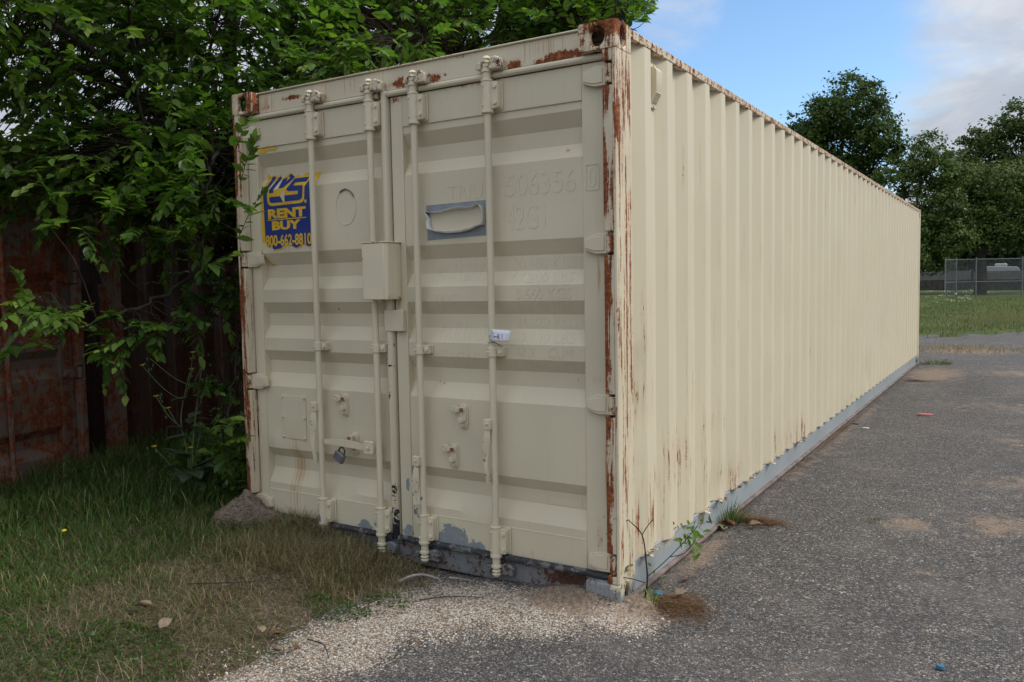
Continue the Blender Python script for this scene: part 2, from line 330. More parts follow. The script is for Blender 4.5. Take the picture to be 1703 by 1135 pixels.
def casting(name, mat, parent, x0, x1, y0, y1, z0, z1, front, side):
    """hollow corner casting: oval openings in the two outer faces"""
    mb = MB(); n = 28; t = 0.024
    def plate(to3, a0, a1, b0, b1, wa, wb, depth):
        ca, cb = (a0+a1)/2, (b0+b1)/2; out, inn = [], []
        for k in range(n):
            an = 2*math.pi*(k+.5)/n; c, s = math.cos(an), math.sin(an); m = max(abs(c), abs(s))
            out.append((ca+(a1-a0)/2*c/m, cb+(b1-b0)/2*s/m)); inn.append((ca+wa*c, cb+wb*s))
        vs = [to3(a, b, 0) for a, b in out] + [to3(a, b, 0) for a, b in inn] + [to3(a, b, depth) for a, b in inn]
        mb.add(vs, [(k, (k+1) % n, n+(k+1) % n, n+k) for k in range(n)] + [(n+k, n+(k+1) % n, 2*n+(k+1) % n, 2*n+k) for k in range(n)])
    sy = 1 if front == y0 else -1; sx = -1 if side == x1 else 1
    if z0 > 1: plate(lambda a, b, d: (a, front+sy*d, b), x0, x1, z0, z1, 0.034, 0.044, t)
    else: mb.add([(x0, front, z0), (x1, front, z0), (x1, front, z1), (x0, front, z1)], [(0, 1, 2, 3)])
    plate(lambda a, b, d: (side+sx*d, a, b), y0, y1, z0, z1, 0.028, 0.044, t)
    ox = x0 if side == x1 else x1; oy = y1 if front == y0 else y0
    mb.add([(x0, y0, z1), (x1, y0, z1), (x1, y1, z1), (x0, y1, z1), (x0, y0, z0), (x1, y0, z0), (x1, y1, z0), (x0, y1, z0)], [(0, 1, 2, 3), (7, 6, 5, 4)])
    mb.add([(ox, y0, z0), (ox, y1, z0), (ox, y1, z1), (ox, y0, z1)], [(0, 1, 2, 3)])
    mb.add([(x0, oy, z0), (x1, oy, z0), (x1, oy, z1), (x0, oy, z1)], [(0, 1, 2, 3)])
    bm_w = mb.build(name, mat, parent, 0.0, 30)
    me = bm_w.data; bm = bmesh.new(); bm.from_mesh(me); bmesh.ops.remove_doubles(bm, verts=bm.verts, dist=0.0005)
    bmesh.ops.recalc_face_normals(bm, faces=bm.faces); bm.to_mesh(me); bm.free()
    md = bm_w.modifiers.new('bevel', 'BEVEL'); md.width = 0.014; md.segments = 3; md.limit_method = 'ANGLE'; md.angle_limit = R_(75)
    return bm_w

def side_profile(L, first=0.40, pitch=0.2825):
    """(y, x) of the corrugated side: outer flats end at first + k*pitch"""
    pr = [(0.172, -0.044)]; k = 0
    while True:
        e = first+k*pitch
        if e > L-0.2: break
        pr += [(e-0.142, -0.044), (e-0.072, -0.003), (e, -0.003), (e+0.068, -0.044)]; k += 1
    while pr[-1][0] > L-0.16: pr.pop()
    pr.append((L-0.15, -0.044)); return pr
def side_wall(mat, parent, L, xs=1.0, x0=0.0, dents=()):
    pr = side_profile(L); zs = np.linspace(0.168, 2.547, 40); P = []
    ys = []
    for (ya, xa), (yb, xb) in zip(pr[:-1], pr[1:]):
        m = 2 if abs(yb-ya) > 0.03 else 1
        ys += [(ya+(yb-ya)*k/m, xa+(xb-xa)*k/m) for k in range(m)]
    ys.append(pr[-1])
    for z in zs:
        row = []
        for y, x in ys:
            d = (mnoise.noise(Vector((y*1.1, z*1.4, 3.1))))*0.0018 + mnoise.noise(Vector((y*4, z*5, 9.1)))*0.0009
            for dy, dz, r, a in dents: d -= a*math.exp(-((y-dy)**2+(z-dz)**2)/r**2)
            zz = z
            if z < 0.17: zz = z + 0.010*mnoise.noise(Vector((y*17, 1.3, 0))) - 0.002
            row.append((x0+xs*(x+d), y, zz))
        P.append(row)
    o = MB().grid(P).build('side_wall', mat, parent, 0, 20)
    return o
def rounded(poly_c, r, seg=4):
    """round the corners of a convex polygon"""
    out = []; n = len(poly_c)
    for i in range(n):
        p0, p, p1 = (Vector((*poly_c[j % n], 0)) for j in (i-1, i, i+1))
        a = (p0-p).normalized(); b = (p1-p).normalized(); A = p+a*r; B = p+b*r
        for k in range(seg+1):
            t = k/seg; q = A*(1-t)**2 + p*2*t*(1-t) + B*t*t; out.append((q.x, q.y))
    return out

def hinge(door, x_pin, z, sgn, mblade, mpin):
    """tapered hinge blade with its knuckle; sgn=-1 blade runs to -x"""
    a = [(0, .044), (.055, .044), (.112, .026), (.118, -.024), (.06, -.044), (0, -.044)]
    poly = [(x_pin+sgn*(-0.012+x), z+h) for x, h in a]
    if sgn < 0: poly = poly[::-1]
    mb = MB().prism(poly, 0.030, 0.0545)
    inner = [(x_pin+sgn*(0.004+x*0.82), z+h*0.72) for x, h in a]
    mb.prism(inner if sgn > 0 else inner[::-1], 0.026, 0.031)
    mb.tube([(x_pin-sgn*.012, .040, z-.043), (x_pin-sgn*.012, .040, z+.043)], 0.013, 10)
    h = mb.build('hinge', mblade, door, 0.004)
    MB().tube([(x_pin-sgn*.030, .020, z-.040), (x_pin-sgn*.030, .020, z+.040)], 0.0175, 12).build('hinge_pin', mpin, door, 0.002)
    return h
def bolt(mb, x, y, z, r=0.011):
    mb.prism([(x+r*math.cos(k*math.pi/3), z+r*math.sin(k*math.pi/3)) for k in range(6)], y-0.009, y)

def lock_rod(door, x, ym, rod_m, hm, keeper_m, sx=1):
    """vertical locking rod with cams at both ends, two housings and a middle bracket"""
    mb = MB()
    mb.tube([(x, ym, 0.13), (x, ym, 0.8), (x, ym, 1.6), (x, ym, 2.44)], 0.0172, 16)
    mb.lathe(x, ym, [(.021, 2.42), (.021, 2.462), (.027, 2.464), (.027, 2.476), (.019, 2.480), (.022, 2.492), (.014, 2.500), (.024, 2.508), (.013, 2.518), (.022, 2.527), (.016, 2.536), (.010, 2.54)], 14)
    mb.lathe(x, ym, [(.012, .040), (.018, .044), (.023, .055), (.014, .062), (.024, .070), (.015, .080), (.026, .088), (.026, .098), (.020, .102), (.020, .15)], 14)
    mb.box(x-.008, x+.020, ym-.022, ym-.004, 2.488, 2.500); mb.box(x-.020, x+.006, ym-.024, ym-.004, 2.510, 2.520)
    mb.build('lock_rod', rod_m, door, 0.0, 40)
    for z0, z1 in ((2.288, 2.424), (0.152, 0.288)):
        b = MB()
        b.prism(rounded([(x-.034, z0), (x+.068, z0), (x+.068, z1), (x-.034, z1)], .018), 0.046, 0.0545)
        b.prism(rounded([(x-.008, z0+.006), (x+.060, z0+.006), (x+.060, z1-.006), (x-.008, z1-.006)], .014), 0.014, 0.046)
        b.tube([(x, ym, z0), (x, ym, z1)], 0.0275, 16)
        b.lathe(x, ym, [(.030, z0-.014), (.030, z0+.002)], 16); b.lathe(x, ym, [(.030, z1-.004), (.030, z1+.006)], 16)
        b.box(x-.026, x+.010, ym, .046, z0+.004, z1-.004)
        for zz in (z0+.03, z1-.03): bolt(b, x+.046, 0.014, zz)
        for zz in (z0+.022, z1-.022): bolt(b, x-.012, ym-.022, zz, .006)
        b.build('rod_housing', hm, door, 0.0025, 35)
    b = MB(); z0, z1 = 1.120, 1.170; yb = panel_y(1.145)
    b.prism(rounded([(x-.030, z0), (x+.058, z0), (x+.058, z1), (x-.030, z1)], .008), yb-.008, yb-.0005)
    b.tube([(x, ym, z0+.002), (x, ym, z1-.002)], 0.0235, 14)
    b.box(x-.026, x+.052, ym+.004, yb-.009, z0+.004, z1-.004)
    bolt(b, x+.040, ym+.005, 1.145, .012); bolt(b, x-.012, ym-.018, 1.145, .006)
    b.build('rod_bracket', hm, door, 0.0025, 35)

def handle(door, x, ym, z, mat, hm, side=-1, length=0.30):
    """folded locking handle hanging from its hub on the rod"""
    hb = MB(); xo = x+side*0.018
    hb.prism(rounded([(xo-.020, z-.030), (xo+.020, z-.030), (xo+.020, z+.022), (xo-.020, z+.022)], .009), ym-.040, ym-.016)
    hb.box(xo-.012, xo+.012, ym-.017, ym+.004, z-.02, z+.012)
    bolt(hb, xo+.004, ym-.040, z+.0, .008)
    hb.build('handle_hub', hm, door, 0.003)
    ctr = []; n = 12
    for i in range(n+1):
        t = i/n; ctr.append((xo+side*0.012*math.sin(t*3.0)-side*.004, ym-.030-.010*math.sin(t*math.pi), z-.020-length*t, .010+.008*math.sin(math.pi*min(1, t*1.7))*(1 if t < .6 else .35), t))
    rows = []
    for cx, cy, cz, hw, t in ctr:
        tw = 1.15*math.sin(math.pi*min(1, t*1.3)); c, s = math.cos(tw), math.sin(tw); th = .0045
        rows.append([(cx+c*a*hw-s*b*th, cy+s*a*hw+c*b*th, cz) for a, b in ((-1, -1), (1, -1), (1, 1), (-1, 1), (-1, -1))])
    m = MB().grid(rows); m.add(rows[0][:4], [(0, 1, 2, 3)]); m.add(rows[-1][:4], [(0, 1, 2, 3)])
    m.build('handle', mat, door, 0.0, 40)

def catch(door, x, z, hm, flap='left'):
    """handle retainer: slotted back plate, small hook and a swinging flap with a rusty bolt"""
    y = YO; b = MB()
    def cap(w, h, cz): 
        return rounded([(x-w, cz-h), (x+w, cz-h), (x+w, cz+h), (x-w, cz+h)], w*0.9, 5)
    b.prism(cap(.026, .064, z), y-.006, y-.0005); b.prism(cap(.019, .056, z), y-.014, y-.006)
    b.box(x-.012, x+.014, y-.032, y-.013, z-.026, z-.012); b.box(x-.012, x+.014, y-.040, y-.031, z-.026, z-.002)
    bolt(b, x, y-.013, z-.040, .012)
    b.build('handle_catch', hm, door, 0.002)
    f = MB()
    if flap == 'left':
        pl = [(x+.014, z+.030), (x+.008, z+.046), (x-.02, z+.046), (x-.040, z+.058), (x-.062, z+.056), (x-.072, z+.040), (x-.066, z+.022), (x-.044, z+.018), (x-.02, z+.026), (x+.004, z+.022)]
        f.prism(pl[::-1], y-.022, y-.015)
        f.tube([(x-.052+.011*math.cos(a*.785), y-.023, z+.039+.011*math.sin(a*.785)) for a in range(9)], .0025, 5)
    else:
        pl = [(x-.012, z+.052), (x+.012, z+.052), (x+.018, z+.02), (x+.012, z-.02), (x-.008, z-.034), (x-.026, z-.024), (x-.012, z+.0)]
        f.prism(pl, y-.050, y-.043); f.box(x-.008, x+.008, y-.044, y-.012, z+.036, z+.050)
    f.build('catch_flap', hm, door, 0.0015)
    q = MB(); bolt(q, x, y-(.022 if flap == 'left' else .050), z+.036, .0115); q.build('catch_bolt', M['bolt_rust'], door, 0.002)

def door_frame(root, mats, x0, x1, sl, sr):
    """one door leaf: frame mesh with its pressed panel as a child"""
    b = MB(); z0, z1 = 0.145, 2.436
    b.box(x0, x0+sl, .055, .105, z0, z1); b.box(x1-sr, x1, .055, .105, z0, z1)
    b.box(x0+sl, x1-sr, .056, .105, 2.283, z1); b.box(x0+sl, x1-sr, .056, .105, z0, .283)
    d = b.build('door', mats['door'], root, 0.004)
    zs = []
    for a, c in zip(BRK[:-1], BRK[1:]):
        m = max(2, int((a-c)/.035)); zs += [a+(c-a)*k/m for k in range(m)]
    zs.append(BRK[-1]); xs = np.linspace(x0+sl, x1-sr, 26); P = []
    for z in zs:
        row = []
        for x in xs:
            row.append((x, panel_y(z)+panel_dent(x, z), z))
        P.append(row)
    MB().grid(P).build('door_panel', mats['panel'], d, 0, 16)
    for zw in (2.283, .283): MB().tube([(x0+sl, .0585, zw), (x1-sr, .0585, zw)], .004, 6).build('weld_seam', mats['door'], d)
    return d

def container(name, label, mats, L=12.192, loc=(0, 0, 0), rotz=0.0, doors=True, main=False, dents=()):
    root = thing(name, label, 'container', loc, rotz)
    cs = (0.178, 0.162, 0.118)
    for cx in (0, 1):
        x0, x1 = ((-cs[0], 0.0) if cx == 0 else (-W, -W+cs[0]))
        sidex = 0.0 if cx == 0 else -W
        for y0, y1, fr in ((0.0, cs[1], 0.0), (L-cs[1], L, L)):
            for z0 in (0.0, H-cs[2]):
                casting('corner_casting', mats['casting' if z0 > 1 else 'casting_low'], root, x0, x1, y0, y1, z0, z0+cs[2], fr, sidex)
    # corner posts: a folded core with a rounded outer edge, and front plates cut away at the hinges
    HZ = (2.368, 1.640, 0.923, 0.204)
    for s, xo in ((1, 0.0), (-1, -W)):
        f = lambda x: xo + s*x
        core = [(f(-.020), .004), (f(-.014), .0025), (f(-.006), .006), (f(-.0015), .014), (f(-.001), .022), (f(-.001), .168), (f(-.062), .168), (f(-.062), .052), (f(-.020), .052)]
        p = MB().prism(core if s > 0 else core[::-1], cs[2]+.001, H-cs[2]-.001, 'z')
        zc = [H-cs[2]-.001] + [q for h in HZ for q in (h+.052, h-.052)] + [cs[2]+.001]
        for a, c in zip(zc[0::2], zc[1::2]):
            if a-c > .01: p.box(min(f(-.066), f(-.0205)), max(f(-.066), f(-.0205)), .0035, .050, c, a)
        p.build('corner_post', mats['post'], root, 0.003)
        b = MB(); b.box(min(f(-.09), f(-.002)), max(f(-.09), f(-.002)), L-.11, L-.004, cs[2]+.001, H-cs[2]-.001)
        b.build('corner_post', mats['wall'], root, 0.008)
    # rails, header, sill
    for s, xo in ((1, 0.0), (-1, -W)):
        f = lambda x: xo + s*x
        xa, xb = sorted((f(-.062), f(-.001)))
        MB().box(xa, xb, cs[1]+.001, L-cs[1]-.001, 2.546, 2.585).build('top_rail', mats['rail_top'], root, 0.004)
        xa, xb = sorted((f(-.10), f(-.030)))
        r = MB().box(xa, xb, cs[1]+.001, L-cs[1]-.001, .004, .166)
        r.build('bottom_rail', mats['rail_bottom'], root, 0.004)
        xa, xb = sorted((f(-.0305), f(-.008))); MB().box(xa, xb, cs[1]+.02, L-cs[1]-.02, .004, .022).build('rail_lip', M['rail_lip'], root, .004)
    h = MB().box(-W+cs[0]+.0, -cs[0], .052, .14, 2.470, 2.578); h.box(-W+cs[0], -cs[0], .040, .15, 2.579, 2.588)
    hd = h.build('header', mats['header'], root, 0.004)
    s_ = MB().box(-W+cs[0], -cs[0], .058, .16, .004, .128); s_.box(-cs[0]-.02, -.07, .07, .16, .10, .128); s_.box(-W+.07, -W+cs[0]+.02, .07, .16, .10, .128)
    sl = s_.build('sill', mats['sill'], root, 0.006)
    side_wall(mats['wall'], root, L, 1.0, 0.0, dents); side_wall(mats['wall'], root, L, -1.0, -W)
    MB().box(-W+.062, -.062, .14, L-.14, 2.549, 2.569).build('roof_panel', M['roof'], root)
    MB().box(-W+.092, -.092, L-.07, L-.02, .12, 2.56).build('end_wall', mats['wall'], root)
    MB().box(-W+.10, -.10, .16, L-.16, .05, .10).build('floor_panel', M['roof'], root)
    if not doors:
        MB().box(-W+.062, -.062, .07, .12, .128, 2.47).build('front_wall', mats['wall'], root); return root, None, None
    dl = door_frame(root, mats, -2.372, -1.302, .075, .058); dr = door_frame(root, mats, -1.290, -0.070, .075, .122)
    for z in HZ:
        hinge(dr, -0.072, z, -1, mats['hardware'], mats['rust']); hinge(dl, -W+.072, z, 1, mats['hardware'], mats['rust'])
    ym = 0.020
    for d, x in ((dl, -1.825), (dl, -1.402), (dr, -1.112), (dr, -0.670)):
        lock_rod(d, x, ym, mats['hardware'], mats['hardware'], mats['keeper'])
        # cam keepers on header and sill
        for zz, par in ((2.497, hd), (.078, sl)):
            k = MB(); k.prism(rounded([(x+.022, zz-.026), (x+.086, zz-.030), (x+.092, zz+.016), (x+.060, zz+.034), (x+.026, zz+.026)], .010), -.004 if zz > 1 else .024, .0515 if zz > 1 else .0575)
            k.build('cam_keeper', mats['keeper' if zz > 1 else 'sill'], par, 0.006); k = MB()
            k.prism(rounded([(x-.058, zz-.016), (x-.030, zz-.018), (x-.028, zz+.018), (x-.054, zz+.016)], .006), .010, .0515 if zz > 1 else .0575)
            k.build('keeper_lug', mats['keeper' if zz > 1 else 'sill'], par, 0.004)
    # rubber seals
    g = MB()
    g.tube([(-2.330, .050, 2.4535), (-1.9, .049, 2.453), (-1.36, .050, 2.4525)], .0155, 10); g.build('top_seal', mats['gasket'], dl)
    g = MB(); g.tube([(-1.316, .047, 2.4535), (-.7, .049, 2.4535), (-.075, .050, 2.4535)], .0155, 10); g.build('top_seal', mats['gasket'], dr)
    g = MB(); g.prism([(-1.343, .054), (-1.340, .038), (-1.330, .030), (-1.312, .030), (-1.304, .038), (-1.301, .054)], .132, 2.470, 'z'); g.build('centre_seal', mats['gasket'], dl, .003)
    for d, a, c in ((dl, -2.36, -1.345), (dr, -1.300, -.078)):
        g = MB(); n = 22; g.tube([(a+(c-a)*k/n, .046+.003*math.sin(k*1.7), .134+.003*math.sin(k*2.3)) for k in range(n+1)], .0165, 9); g.build('bottom_seal', mats['gasket_dark'], d)
    handle(dl, -1.825, ym, .815, mats['handle'], mats['hardware'], -1, .30)
    handle(dr, -1.112, ym, .578, mats['handle'], mats['hardware'], -1, .31)
    handle(dr, -0.670, ym, .800, mats['handle'], mats['hardware'], -1, .27)
    catch(dl, -1.672, .822, mats['hardware']); catch(dr, -0.874, .812, mats['hardware']); catch(dr, -0.936, .607, mats['hardware'])
    if main: catch(dl, -1.606, .612, mats['hardware'], 'down')
    # the handle that is swung across and locked
    hb = MB(); x = -1.402
    hb.prism(rounded([(x-.085, .578), (x-.020, .578), (x-.020, .648), (x-.085, .648)], .010), -.012, .006); bolt(hb, x-.050, -.012, .612, .010); hb.build('handle_hub', mats['hardware'], dl, .003)
    m = MB(); rows = []
    for t in np.linspace(0, 1, 14):
        xx = x-.06-.32*t; hw = .012+.008*math.sin(math.pi*t); yy = .004-.004*math.sin(3*t); zz = .612+.010*math.sin(t*3.0)-.006+.012*t
        rows.append([(xx, yy-.005, zz-hw), (xx, yy-.005, zz+hw), (xx, yy+.005, zz+hw), (xx, yy+.005, zz-hw), (xx, yy-.005, zz-hw)])
    m.grid(rows); m.add(rows[0][:4], [(0, 1, 2, 3)]); m.add(rows[-1][:4], [(0, 1, 2, 3)]); m.build('handle', mats['hardware'], dl, 0, 40)
    return root, dl, dr

mats_main = {k: M[k] for k in ('paint', 'door', 'panel', 'post', 'casting', 'header', 'rail_top', 'wall', 'rail_bottom', 'sill', 'hardware', 'handle', 'rust', 'keeper', 'gasket', 'gasket_dark', 'casting_low')}
mats_old = {k: M['old'] for k in mats_main}; mats_old.update(wall=M['old_wall'], gasket_dark=M['gasket_dark'])

box1, DL, DR = container('shipping_container', 'long beige corrugated shipping container with four lock rods on its rust-edged doors', mats_main, main=True,
                         dents=((.24, 1.07, .05, .020), (.26, .86, .12, .008), (1.45, .25, .10, .012), (6.9, .35, .15, .02)))

# ---- things fixed to the doors
def conform(name, polys, mat, door, off, thick=0.0):
    """flat shapes in door (x,z) laid over the pressed panel"""
    bm = bmesh.new()
    for pl in polys:
        vs = [bm.verts.new((x, 0, z)) for x, z in pl]
        try: bm.faces.new(vs)
        except ValueError: pass
    bmesh.ops.remove_doubles(bm, verts=bm.verts, dist=1e-5); bmesh.ops.triangulate(bm, faces=bm.faces[:])
    return _conform(name, bm, mat, door, off, thick)
def _conform(name, bm, mat, door, off, thick):
    zs = [v.co.z for v in bm.verts]
    for z in BRK:
        if min(zs) < z < max(zs):
            bmesh.ops.bisect_plane(bm, geom=bm.verts[:]+bm.edges[:]+bm.faces[:], plane_co=(0, 0, z), plane_no=(0, 0, 1))
    for v in bm.verts: v.co.y = panel_y(v.co.z) + panel_dent(v.co.x, v.co.z) - off if v.co.x < -.195 else .055 - off
    if thick:
        r = bmesh.ops.extrude_face_region(bm, geom=bm.faces[:])
        for g in r['geom']:
            if isinstance(g, bmesh.types.BMVert): g.co.y -= thick
    bmesh.ops.recalc_face_normals(bm, faces=bm.faces)
    if not thick:
        for f in bm.faces:
            if f.normal.y > 0: f.normal_flip()
    me = bpy.data.meshes.new(name); bm.to_mesh(me); bm.free(); me.materials.append(mat)
    o = bpy.data.objects.new(name, me); COL.objects.link(o); o.parent = door; return o
def text_bm(s, x0, x1, z0, z1, bold=0.0, slant=0.0):
    cu = bpy.data.curves.new('lettering', 'FONT'); cu.body = s; cu.offset = bold; cu.resolution_u = 4; cu.shear = slant
    ob = bpy.data.objects.new('lettering', cu); COL.objects.link(ob)
    dg = bpy.context.evaluated_depsgraph_get(); me = bpy.data.meshes.new_from_object(ob.evaluated_get(dg))
    bpy.data.objects.remove(ob); bm = bmesh.new(); bm.from_mesh(me); bpy.data.meshes.remove(me)
    xs = [v.co.x for v in bm.verts]; ys = [v.co.y for v in bm.verts]; a, b, c, d = min(xs), max(xs), min(ys), max(ys)
    for v in bm.verts: v.co = Vector((x0+(v.co.x-a)/(b-a)*(x1-x0), 0, z0+(v.co.y-c)/(d-c)*(z1-z0)))
    return bm
# stencil lettering that stands out faintly under the paint
for s, x0, x1, z0, z1 in (('TRIU', -.943, -.735, 1.888, 1.962), ('506356', -.600, -.230, 1.883, 1.988), ('0', -.160, -.124, 1.892, 1.984), ('42G1', -.602, -.390, 1.726, 1.842),
    ('30.480 KGS', -.587, -.248, 1.543, 1.596), ('67.200 LBS', -.590, -.255, 1.475, 1.522), ('3.660 KGS', -.556, -.259, 1.398, 1.450), ('8.070 LBS', -.556, -.255, 1.330, 1.380),
    ('26.820 KGS', -.580, -.250, 1.262, 1.312), ('59.130 LBS', -.580, -.255, 1.192, 1.240), ('67.7    CUM', -.560, -.255, 1.122, 1.172), ('2.390 CU.FT', -.585, -.245, 1.056, 1.104),
    ('MAX.GROSS', -1.038, -.725, 1.486, 1.580), ('TARE', -1.046, -.900, 1.340, 1.430), ('PAYLOAD', -1.020, -.752, 1.192, 1.290), ('CU.CAP.', -1.040, -.763, 1.056, 1.146)):
    o = _conform('stencil_lettering', text_bm(s, x0, x1, z0, z1), M['panel'], DR, 0.0004, 0.0011); o['kind'] = 'stuff'
def letters(s, x0, x1, z0, z1, bold, off):
    bm = text_bm(s, x0, x1, z0, z1, bold); todo = set(bm.faces)
    while todo:
        isl = {todo.pop()}; fr = list(isl)
        while fr:
            f = fr.pop()
            for e in f.edges:
                for g in e.link_faces:
                    if g in todo: todo.discard(g); isl.add(g); fr.append(g)
        b2 = bmesh.new(); mp = {}
        for f in isl:
            for v in f.verts:
                if v not in mp: mp[v] = b2.verts.new(v.co)
            b2.faces.new([mp[v] for v in f.verts])
        _conform('sticker_letter', b2, M['sticker_yellow'], DL, off, 0)
    bm.free()
def frame_polys(x0, x1, z0, z1, t): return [[(x0, z0), (x1, z0), (x1, z0+t), (x0, z0+t)], [(x0, z1-t), (x1, z1-t), (x1, z1), (x0, z1)], [(x0, z0+t), (x0+t, z0+t), (x0+t, z1-t), (x0, z1-t)], [(x1-t, z0+t), (x1, z0+t), (x1, z1-t), (x1-t, z1-t)]]
conform('stencil_frame', frame_polys(-.176, -.110, 1.880, 1.996, .005), M['paint'], DR, .0005, .0016)
conform('data_plate_outline', frame_polys(-.424, -.235, .417, .466, .005), M['paint'], DR, .0005, .0014)
# torn hire company sticker
st_out = [(-2.285, 1.99), (-2.251, 2.136), (-2.232, 2.118), (-2.20, 2.124), (-2.175, 2.108), (-2.152, 2.121), (-2.137, 2.096), (-2.10, 2.118), (-2.07, 2.126), (-2.035, 2.100), (-2.01, 2.112), (-1.985, 2.096), (-1.955, 2.112), (-1.925, 2.118), (-1.90, 2.096), (-1.862, 2.112), (-1.835, 2.110), (-1.842, 2.08), (-1.862, 1.9), (-1.870, 1.702), (-1.91, 1.698), (-1.947, 1.712), (-1.975, 1.697), (-2.009, 1.692), (-2.035, 1.715), (-2.08, 1.722), (-2.10, 1.702), (-2.135, 1.693), (-2.162, 1.684), (-2.19, 1.689), (-2.205, 1.712), (-2.235, 1.705), (-2.262, 1.742), (-2.282, 1.735)]
conform('sticker', [st_out], M['sticker_yellow'], DL, .0016, .0008)['label'] = 'torn blue and yellow hire sticker reading US RENT BUY 800-662-8810'
conform('sticker_field', [[(-2.256, 1.745), (-2.262, 2.02), (-2.24, 2.075), (-2.222, 2.112), (-2.20, 2.117), (-2.175, 2.102), (-2.152, 2.113), (-2.137, 2.088), (-2.09, 2.108), (-2.065, 2.121), (-2.03, 2.094), (-1.985, 2.090), (-1.93, 2.092), (-1.885, 2.090), (-1.862, 1.708), (-1.91, 1.702), (-1.947, 1.716), (-2.009, 1.696), (-2.08, 1.726), (-2.135, 1.697), (-2.19, 1.693), (-2.205, 1.716), (-2.235, 1.710)]], M['sticker_blue'], DL, .0028)
YEL = [[(-2.187, 2.117), (-2.128, 2.092), (-2.095, 2.106), (-2.032, 2.099), (-1.975, 2.088), (-1.898, 2.095), (-1.925, 2.039), (-1.932, 1.962), (-1.947, 1.949), (-1.969, 1.945), (-2.194, 1.943), (-2.215, 1.950), (-2.225, 1.963), (-2.230, 1.983), (-2.228, 2.016), (-2.219, 2.043)]]
BL = [[(-2.169, 2.106), (-2.139, 2.104), (-2.143, 2.094), (-2.173, 2.036), (-2.176, 2.017), (-2.213, 2.017), (-2.208, 2.036), (-2.180, 2.085)], [(-2.128, 2.094), (-2.094, 2.103), (-2.095, 2.078), (-2.080, 2.093), (-2.065, 2.121), (-2.035, 2.098), (-2.048, 2.082), (-2.094, 2.042), (-2.110, 2.038), (-2.135, 2.039)], [(-2.032, 2.091), (-1.919, 2.091), (-1.924, 2.064), (-2.013, 2.064), (-2.021, 2.048), (-1.944, 2.044), (-1.940, 2.034), (-1.946, 1.977), (-1.957, 1.966), (-1.977, 1.961), (-2.084, 1.961), (-2.085, 1.996), (-1.978, 1.996), (-1.977, 2.015), (-2.058, 2.017), (-2.068, 2.030), (-2.061, 2.044)], [(-2.209, 1.994), (-2.121, 1.995), (-2.099, 1.959), (-2.196, 1.960), (-2.208, 1.968)]]
WH = [[(-2.140, 2.090), (-2.132, 2.090), (-2.137, 2.037), (-2.174, 2.031)], [(-2.189, 2.092), (-2.184, 2.087), (-2.210, 2.040), (-2.220, 2.043)]]
conform('sticker_emblem', YEL, M['sticker_yellow'], DL, .0038)
for q in BL: conform('emblem_stroke', [q], M['sticker_blue'], DL, .0048)
for q in WH: conform('emblem_stroke', [q], M['sticker_white'], DL, .0052)
conform('sticker_tear', [[(-2.095, 2.028), (-2.081, 2.016), (-2.085, 1.996), (-2.088, 1.983), (-2.087, 1.962), (-2.096, 1.960), (-2.107, 1.978), (-2.118, 1.992), (-2.111, 2.010)]], M['paint'], DL, .0056)
conform('sticker_emblem', [[(-1.922+.010*math.cos(a*.524), 1.953+.010*math.sin(a*.524)) for a in range(12)]], M['sticker_yellow'], DL, .0040)
letters('RENT', -2.226, -1.922, 1.870, 1.925, .055, .0040)
conform('sticker_line', [[(-2.230, 1.8605), (-1.922, 1.8605), (-1.922, 1.866), (-2.230, 1.866)]], M['sticker_yellow'], DL, .0040)
letters('BUY', -2.196, -1.963, 1.803, 1.855, .055, .0040)
letters('800-662-8810', -2.252, -1.885, 1.712, 1.778, .03, .0040)
conform('sticker_scrap', [[(-2.294, 2.278), (-2.16, 2.276), (-2.13, 2.270), (-2.15, 2.256), (-2.20, 2.262), (-2.23, 2.248), (-2.292, 2.252)]], M['sticker_yellow'], DL, .0016, .0006)
conform('sticker_scrap', [[(-2.293, 1.70), (-2.28, 1.66), (-2.25, 1.615), (-2.20, 1.604), (-2.24, 1.600), (-2.292, 1.640)]], M['sticker_yellow'], DL, .0016, .0006)
# outline of a removed round decal
rg = MB(); rg.tube([(-1.623+.072*math.cos(a*.1571), YO-.001, 1.902+.096*math.sin(a*.1571)) for a in range(41)], .0022, 5, False); rg.build('decal_outline', M['paint'], DL)
rg = MB(); rg.tube([(-1.623+.072*math.cos(a*.1571), YO-.005, 1.902+.094*math.sin(a*.1571)) for a in range(3, 15)], [.001]+[.0045]*10+[.001], 6); rg.build('paint_curl', M['sill'], DL)
# blue grey patch with curled paint
conform('bare_patch', [[(-1.078, 1.873), (-.716, 1.877), (-.718, 1.708), (-1.075, 1.697)]], M['blue_grey'], DR, .0012, .0003)
ol = [(-1.066, 1.838), (-1.03, 1.833), (-.985, 1.834), (-.93, 1.842), (-.87, 1.848), (-.82, 1.845), (-.79, 1.846), (-.755, 1.860), (-.738, 1.850), (-.727, 1.825), (-.722, 1.79), (-.725, 1.758), (-.76, 1.752), (-.80, 1.738), (-.86, 1.728), (-.93, 1.727), (-1.00, 1.735), (-1.046, 1.748), (-1.054, 1.775), (-1.052, 1.805)]
conform('paint_flake', [ol], M['paint'], DR, .0022, .0006)
n = len(ol); rows = [[], [], []]
for k in range(n+1):
    x, z = ol[k % n]; cx, cz = -.89, 1.79; dx, dz = (x-cx), (z-cz); l = math.hypot(dx*.4, dz); sc = .012+.006*math.sin(k*1.9)
    rows[0].append((x-dx*.035, YO-.002, z-dz*.10)); rows[1].append((x, YO-.014-sc*.5, z)); rows[2].append((x+dx*.01, YO-.022-sc, z+dz*.05 if dz > 0 else z-dz*.16))
MB().grid(rows).build('paint_curl', M['flake'], DR, 0, 40, solid=.0012)
